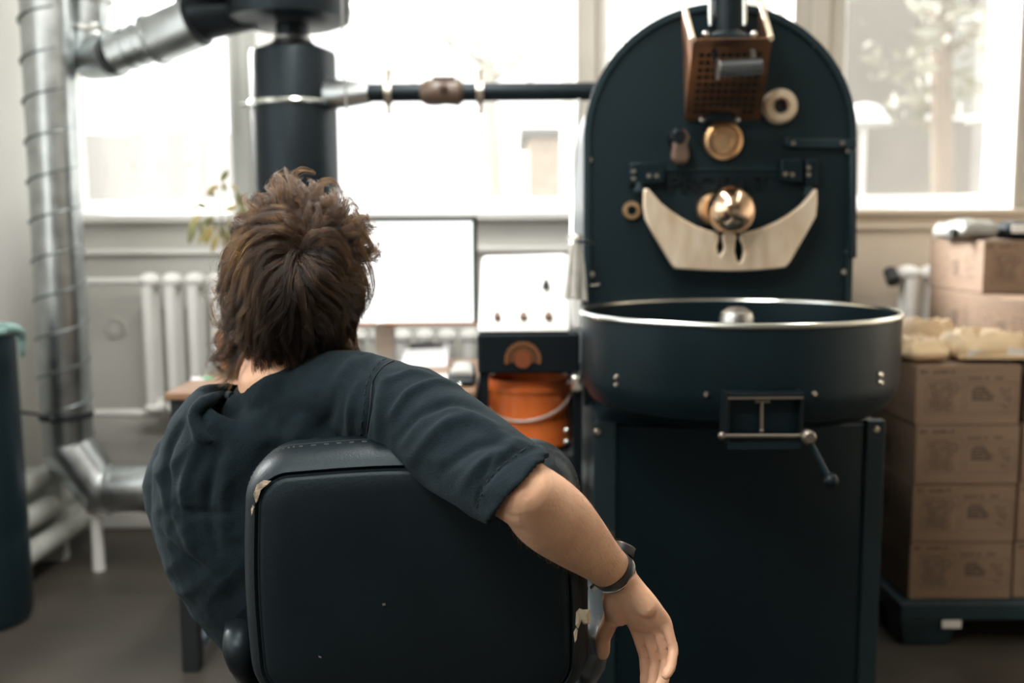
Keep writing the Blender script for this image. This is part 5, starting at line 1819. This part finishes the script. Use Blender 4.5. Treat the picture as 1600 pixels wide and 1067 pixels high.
def seam_on(obj, pix, name, stitch=False):
    L = surf_line(obj, pix)
    if len(L) < 4: return
    m = MB()
    if stitch:
        for k in range(0, len(L) - 1, 2):
            if (L[k + 1][0] - L[k][0]).length < .02:
                m.tube([L[k][0], L[k + 1][0]], .0009, 5)
    else:
        seg = [L[0][0]]
        for k in range(1, len(L)):
            if (L[k][0] - seg[-1]).length < .03: seg.append(L[k][0])
        if len(seg) < 3: return
        m.tube(seg, .0013, 6)
    m.build(name, M_thread, shirto)
cl = surf_line(shirto, [(330, 690), (312, 672), (305, 650), (316, 632), (340, 621), (362, 617)], -.002)
cl = [p for p, _ in cl]
if len(cl) > 6:
    MB().tube(cl, [.004, .009, .011, .011, .009, .006], 12).build('collar', M_shirt, shirto)
seam_on(shirto, [(628, 560), (600, 572), (582, 600), (578, 640), (572, 690)], 'shoulder_seam')
seam_on(shirto, [(620, 556), (594, 566), (574, 596), (568, 640), (562, 690)], 'shoulder_stitching', True)
seam_on(shirto, [(838, 690), (800, 716), (768, 744), (752, 775), (745, 792)], 'hem_stitching', True)

# trousers and shoes (hidden behind the chair)
tr = MB()
eloft(tr, [(PEL + V((0, 0, .08)), .165, .125), (PEL + V((0, .02, 0)), .175, .13)], (1, 0, 0), n=28)
for h_, k_, a_ in ((HLp, KL, AL), (HRp, KR, AR)):
    eloft(tr, [(h_, .10, .095), (h_.lerp(k_, .5), .088, .085), (k_ + V((0, .01, .01)), .072, .07), (k_.lerp(a_, .4) + V((0, .01, 0)), .066, .066), (a_ + V((0, .0, .03)), .062, .062)], (1, 0, 0), n=24)
remesh(tr, 'trousers', .009, 3, M_trous, man)
for a_ in (AL, AR):
    sh = MB()
    eloft(sh, [(a_ + V((0, -.03, -.045)), .036, .038), (a_ + V((0, .06, -.05)), .044, .034), (a_ + V((0, .14, -.058)), .044, .026), (a_ + V((0, .19, -.062)), .034, .02)], (1, 0, 0), n=20)
    sh.build('shoe', M_black, man)

# wrist watch
wt = thing('wrist_watch', "black strap wrist watch with steel edge on the man's right wrist", 'watch', WR)
wc = ER.lerp(WR, .965)
t = fa
u_ = (side - t * side.dot(t)).normalized()
w_ = t.cross(u_)
def band(wd, th, ra_, rb2, name, mm, c=wc, a0=0, a1=2 * PI):
    m = MB()
    n = 40
    vs, fs = [], []
    for i in range(n):
        a = a0 + (a1 - a0) * i / n
        d = u_ * math.cos(a) * ra_ + w_ * math.sin(a) * rb2
        dn = (u_ * math.cos(a) / ra_ + w_ * math.sin(a) / rb2).normalized()
        for (q, h) in ((-wd / 2, 0), (wd / 2, 0), (wd / 2, th), (-wd / 2, th)):
            vs.append(c + d + t * q + dn * h)
    for i in range(n):
        for j in range(4):
            fs.append((i * 4 + j, ((i + 1) % n) * 4 + j, ((i + 1) % n) * 4 + (j + 1) % 4, i * 4 + (j + 1) % 4))
    m.add(vs, fs)
    return m.build(name, mm, wt, auto=40)
band(.021, .0028, .0276, .0212, 'strap', M_strap)
band(.0018, .0012, .0300, .0236, 'steel_edge', M_rim, wc + t * .0062)
cd = (u_ * .92 + w_ * (-.3 if w_.y > 0 else .3)).normalized()
u0_ = u_
away = w_ if w_.y > 0 else -w_
u_c = (u_ * .80 + away * .60).normalized()
wpos = wc + u_ * .0245 + away * .0150
MB().lathe([(0, -.002), (.0165, -.002), (.0175, .002), (.0165, .0085), (.013, .0095), (0, .0095)], wpos, u_c, 28).build('case', M_blackm, wt, auto=30)
MB().lathe([(.0135, .0095), (.0165, .0088), (.017, .0105), (.014, .0112)], wpos, u_c, 28).build('bezel', M_steel, wt, auto=30)
bk_ = wc - u_ * .031
MB().box(bk_, (.012, .006, .014), u_.to_track_quat('Z', 'Y').to_matrix()).build('buckle', M_steel, wt, smooth=False, bevel=.001)

# ---------------- hair
def build_hair():
    rs = np.random.default_rng(21)
    RX_, RY_, RZ_ = .086, .104, .108
    # whorl direction in head axes
    Wd = np.array([.26, -.62, .78]); Wd /= np.linalg.norm(Wd)
    Rm = np.array([[*HR], [*HF], [*HU]])        # rows: head axes in world
    rad = np.array([RX_, RY_, RZ_])
    down_w = np.array([0, 0, -1.0])
    down = Rm @ down_w
    cam_dir = Rm @ np.array([0, -1.0, 0])
    guides = []
    tries = 0
    def hairline(d):
        x, f, u = d
        if u > .55: return True if f < .80 else False
        if f > .25 + .35 * max(0, u): return False
        return u > -.93
    pts = []
    N = 1300
    i = 0
    while len(pts) < N:
        k = i + .5
        ph = math.acos(1 - 2 * ((k * .61803) % 1)); th = rs.uniform(0, 2 * PI)
        d = np.array([math.sin(ph) * math.cos(th), math.sin(ph) * math.sin(th), math.cos(ph)])
        i += 1
        if hairline(d): pts.append(d)
    base_n = len(pts)
    for k in range(170):
        pts.append((lambda q: q / np.linalg.norm(q))(np.array([rs.uniform(-.55, .6), -.75, rs.uniform(-.95, -.45)])))
    base_n = len(pts)
    for k in range(150):
        v = Wd + rs.normal(0, .13, 3); v /= np.linalg.norm(v)
        pts.append(v)
    N = len(pts)
    P = np.array(pts)
    allpos, allrad = [], []
    NS = 15
    for gi in range(N):
        d = P[gi]
        nrm_ = d / rad; nrm_ /= np.linalg.norm(nrm_)
        p = d * rad
        tang = d - Wd * (d @ Wd)
        tang = (d * (d @ Wd) - Wd)            # away from the whorl on the unit sphere
        tang = tang / (np.linalg.norm(tang) + 1e-6)
        swirl = np.cross(nrm_, tang)
        front = d[1] > -.05 and d[2] > .45      # top-front tuft
        low = d[2] < -.25
        sidey = abs(d[0]) > .55
        L = rs.uniform(.085, .135)
        lay = rs.uniform(.004, .030)
        if front: L = rs.uniform(.08, .13); lay = rs.uniform(.018, .058)
        if low: L = rs.uniform(.085, .125); lay = rs.uniform(.006, .034)
        wd_ = float(d @ Wd)
        if wd_ > .9: lay = rs.uniform(.003, .012)
        if d[2] > .1 and not front: lay = rs.uniform(.006, .028)
        curl_a = rs.uniform(.3, 1.0) * (1 if rs.random() < .5 else -1)
        freq = rs.uniform(1.0, 2.2) * 2 * PI
        phase = rs.uniform(0, 2 * PI)
        flip = rs.uniform(.0, 1.0)
        if (sidey and d[2] < .25) or low: flip = rs.uniform(.3, 1.9) if d[0] < 0 else rs.uniform(.1, 1.1)
        elif not front: flip = rs.uniform(0, .3)
        sd_ = rs.uniform(0, 30)
        if gi >= base_n: tang = rs.normal(0, 1, 3); tang -= nrm_ * (tang @ nrm_); tang /= np.linalg.norm(tang)
        path = [p.copy()]
        dirv = (tang * .9 + nrm_ * .5 + swirl * rs.normal(0, .35)); dirv /= np.linalg.norm(dirv)
        st = L / (NS - 1)
        for s in range(1, NS):
            t = s / (NS - 1)
            nn = p / rad ** 2; nn /= np.linalg.norm(nn)
            u = p / rad; un = np.linalg.norm(u)
            tg = (u / un) * ((u / un) @ Wd) - Wd
            tg -= nn * (tg @ nn); tg /= (np.linalg.norm(tg) + 1e-6)
            sw = np.cross(nn, tg)
            g = down - nn * (down @ nn)
            nz = mnoise.noise(V((p[0] * 17 + 3, p[1] * 17, p[2] * 17 + sd_ * .04)))
            if front:
                want = tg * .55 + np.array([0, .25, 0]) + nn * (.55 - .9 * t) + sw * curl_a * math.sin(freq * t + phase) * .9
            else:
                want = tg * 1.0 + g * .7 + sw * (.25 + 2.2 * nz) + sw * curl_a * math.sin(freq * t + phase) * .8
            if low:
                want = tg * .35 + down * 1.15 + sw * 1.6 * nz + sw * curl_a * math.sin(freq * t + phase) * .5 + np.array([-.04 if d[0] < -.2 else (.16 if d[0] > .15 else 0.0), 0, 0])
            # height control
            hh = (un - 1) * rad.mean()
            target = lay * min(1, t * 3.2)
            if low: want = want + nn * max(0, min(1.2, (target - hh) * 55))
            else: want = want + nn * np.clip((target - hh) * 55, -1.2, 1.2)
            if t > .6:
                want = want + nn * flip * (t - .6) * 3.4 - g * flip * (t - .6) * 2.6
            want /= np.linalg.norm(want) + 1e-9
            dirv = dirv * .45 + want * .55
            dirv /= np.linalg.norm(dirv)
            p = p + dirv * st
            u = p / rad; un = np.linalg.norm(u)
            if un < 1.02: p = p / un * 1.02
            path.append(p.copy())
        G = np.array(path)
        nch = 30
        # children: offset in the tangent plane, gathered towards the tip
        a1 = np.cross(nrm_, [.3, .5, .8]); a1 /= np.linalg.norm(a1); a2 = np.cross(nrm_, a1)
        rr = .0075 * np.sqrt(rs.random(nch)); an = rs.uniform(0, 2 * PI, nch)
        offs = (np.cos(an) * rr)[:, None] * a1 + (np.sin(an) * rr)[:, None] * a2
        t = np.linspace(0, 1, NS)
        gather = 1 - .70 * t ** 1.3
        tipl = rs.uniform(.75, 1.0, nch)
        wob = rs.normal(0, 1, (nch, 3)) * .0016
        ph_ = rs.uniform(0, 2 * PI, nch)
        for c in range(nch):
            tt_ = t * tipl[c] * (NS - 1)
            i0 = np.clip(tt_.astype(int), 0, NS - 2)
            fr_i = (tt_ - i0)[:, None]
            base = G[i0] * (1 - fr_i) + G[i0 + 1] * fr_i
            q = base + offs[c] * gather[:, None] + wob[c] * np.sin(t * 5 + ph_[c])[:, None] * t[:, None] * 1.6
            allpos.append(q)
            allrad.append(np.linspace(1, .25, NS) * rs.uniform(.00020, .00032))
    # loose curls that stand off the silhouette, traced as locks with their own depth
    locks = [[(372, 440), (352, 470), (340, 462), (331, 448)], [(370, 455), (350, 500), (334, 508), (328, 492)], [(368, 480), (345, 520), (336, 535), (352, 556), (372, 560)],
             [(370, 500), (342, 510), (330, 478), (338, 465)], [(366, 500), (344, 545), (334, 560), (350, 580), (380, 578)], [(372, 530), (350, 560), (336, 556), (332, 545)],
             [(380, 545), (360, 580), (375, 592), (398, 588)], [(552, 330), (566, 352), (568, 368), (556, 380)], [(556, 350), (575, 372), (580, 395), (566, 402)],
             [(560, 380), (578, 420), (582, 455), (572, 482), (556, 488)], [(558, 400), (572, 432), (578, 462), (562, 478)], [(555, 420), (570, 455), (568, 480), (550, 492)],
             [(450, 320), (425, 292), (430, 276), (448, 272)], [(470, 310), (455, 280), (470, 266), (492, 270)], [(490, 310), (505, 284), (525, 286), (535, 304)],
             [(430, 320), (402, 306), (396, 318), (388, 336)], [(460, 300), (452, 278), (445, 262)], [(400, 350), (375, 350), (366, 375), (360, 400)],
             [(420, 560), (410, 588), (425, 598), (445, 592)], [(450, 565), (455, 590), (475, 592)], [(490, 560), (500, 580), (520, 570)]]
    for lk in locks:
        dY = rs.uniform(-.05, .02)
        src = [np.array([*(at(x, y, HC.y + dY + .012 * i))]) for i, (x, y) in enumerate(lk)]
        cm = catmull([V(p) for p in src], 6)
        cmn = np.array([[*p] for p in cm])
        ti = np.linspace(0, len(cmn) - 1, NS)
        Gw = np.stack([np.interp(ti, range(len(cmn)), cmn[:, k]) for k in range(3)], 1)
        Gh = (Gw - np.array([*HC])) @ Rm.T
        t = np.linspace(0, 1, NS)
        for c in range(34):
            o3 = rs.normal(0, 1, 3) * .0042
            q = Gh + o3 * (1 - .75 * t)[:, None] + rs.normal(0, 1, 3) * .0012 * np.sin(t * 5 + c)[:, None]
            allpos.append(q)
            allrad.append(np.linspace(1, .25, NS) * rs.uniform(.00018, .00028))
    # flyaways
    for k in range(420):
        d = P[rs.integers(N)]
        nrm_ = d / rad; nrm_ /= np.linalg.norm(nrm_)
        v = rs.normal(0, 1, 3); v -= nrm_ * (v @ nrm_); v /= np.linalg.norm(v)
        L = rs.uniform(.05, .085)
        t = np.linspace(0, 1, NS)
        base = d * rad * 1.06
        b2 = rs.normal(0, 1, 3); b2 /= np.linalg.norm(b2)
        q = base + np.outer(np.minimum(t * 1.4, 1) * .030, nrm_) + np.outer(t * L * .8, v) + np.outer(np.sin(t * rs.uniform(2, 5)) * .012 * t, b2)
        allpos.append(q)
        allrad.append(np.linspace(1, .4, NS) * .00011)
    A = np.array(allpos)              # strands, NS, 3 in head axes
    Wp = A @ Rm + np.array([*HC])
    Wp -= np.array([*wloc(man)])
    hc = bpy.data.hair_curves.new('hair')
    hc.add_curves([NS] * len(A))
    hc.attributes['position'].data.foreach_set('vector', Wp.astype(np.float32).ravel())
    ra = hc.attributes.get('radius') or hc.attributes.new('radius', 'FLOAT', 'POINT')
    ra.data.foreach_set('value', np.array(allrad, dtype=np.float32).ravel())
    mh = bpy.data.materials.new('brown_hair')
    mh.use_nodes = True
    nt = mh.node_tree
    nt.nodes.clear()
    out = nt.nodes.new('ShaderNodeOutputMaterial')
    hb = nt.nodes.new('ShaderNodeBsdfHairPrincipled')
    hb.parametrization = 'MELANIN'
    hb.inputs['Melanin'].default_value = .84
    hb.inputs['Melanin Redness'].default_value = .25
    hb.inputs['Roughness'].default_value = .32
    hb.inputs['Radial Roughness'].default_value = .45
    hb.inputs['Random Color'].default_value = .45
    hb.inputs['Random Roughness'].default_value = .2
    nt.links.new(hb.outputs[0], out.inputs[0])
    hc.materials.append(mh)
    ho = bpy.data.objects.new('hair', hc)
    COL.objects.link(ho)
    ho.parent = man
    ho['label'] = 'tousled wavy brown hair'
    # thick under-layer that hides the scalp
    mcap = mat('hair_underlayer', (.028, .018, .012), .95, spec=.1, bump=.8, bscale=300)
    m = MB()
    nu, nv = 40, 28
    vs, fs, idx = [], [], {}
    for i in range(nv + 1):
        ph = PI * i / nv
        for j in range(nu):
            th = 2 * PI * j / nu
            d = np.array([math.sin(ph) * math.cos(th), math.sin(ph) * math.sin(th), math.cos(ph)])
            ok = hairline(d * .999)
            k = 1.05 if ok else .93
            q = (d * rad * k) @ Rm + np.array([*HC])
            vs.append(V(q))
    for i in range(nv):
        for j in range(nu):
            fs.append((i * nu + j, i * nu + (j + 1) % nu, (i + 1) * nu + (j + 1) % nu, (i + 1) * nu + j))
    m.add(vs, fs).build('hair_underlayer', mcap, ho)
build_hair()

# fine hairs on the forearm
def arm_hair():
    rs = np.random.default_rng(4)
    NS = 5
    P = []
    offw = wloc(bodyo)
    for k in range(900):
        tt_ = rs.uniform(.08, .92)
        a = rs.uniform(0, 2 * PI)
        c = ER.lerp(WR, tt_)
        d = u_ * math.cos(a) + w_ * math.sin(a)
        ok, loc, n_, _ = bodyo.closest_point_on_mesh(c + d * .05 - offw)
        p = V(loc) + offw
        g = (fa * .8 + V((0, 0, -.3)) + V(rs.normal(0, .25, 3))).normalized()
        L = rs.uniform(.005, .011)
        P.append([tuple(p + V(n_) * (.0022 * math.sin(s / 4 * 2.2) + .0003) + g * L * s / 4 - wloc(man)) for s in range(NS)])
    hc = bpy.data.hair_curves.new('arm_hair')
    hc.add_curves([NS] * len(P))
    hc.attributes['position'].data.foreach_set('vector', np.array(P, dtype=np.float32).ravel())
    ra = hc.attributes.get('radius') or hc.attributes.new('radius', 'FLOAT', 'POINT')
    ra.data.foreach_set('value', np.full(len(P) * NS, .00005, dtype=np.float32))
    hc.materials.append(mat('arm_hair_brown', (.22, .13, .07), .4))
    ho = bpy.data.objects.new('arm_hair', hc)
    COL.objects.link(ho)
    ho.parent = man
    ho['kind'] = 'stuff'
arm_hair()
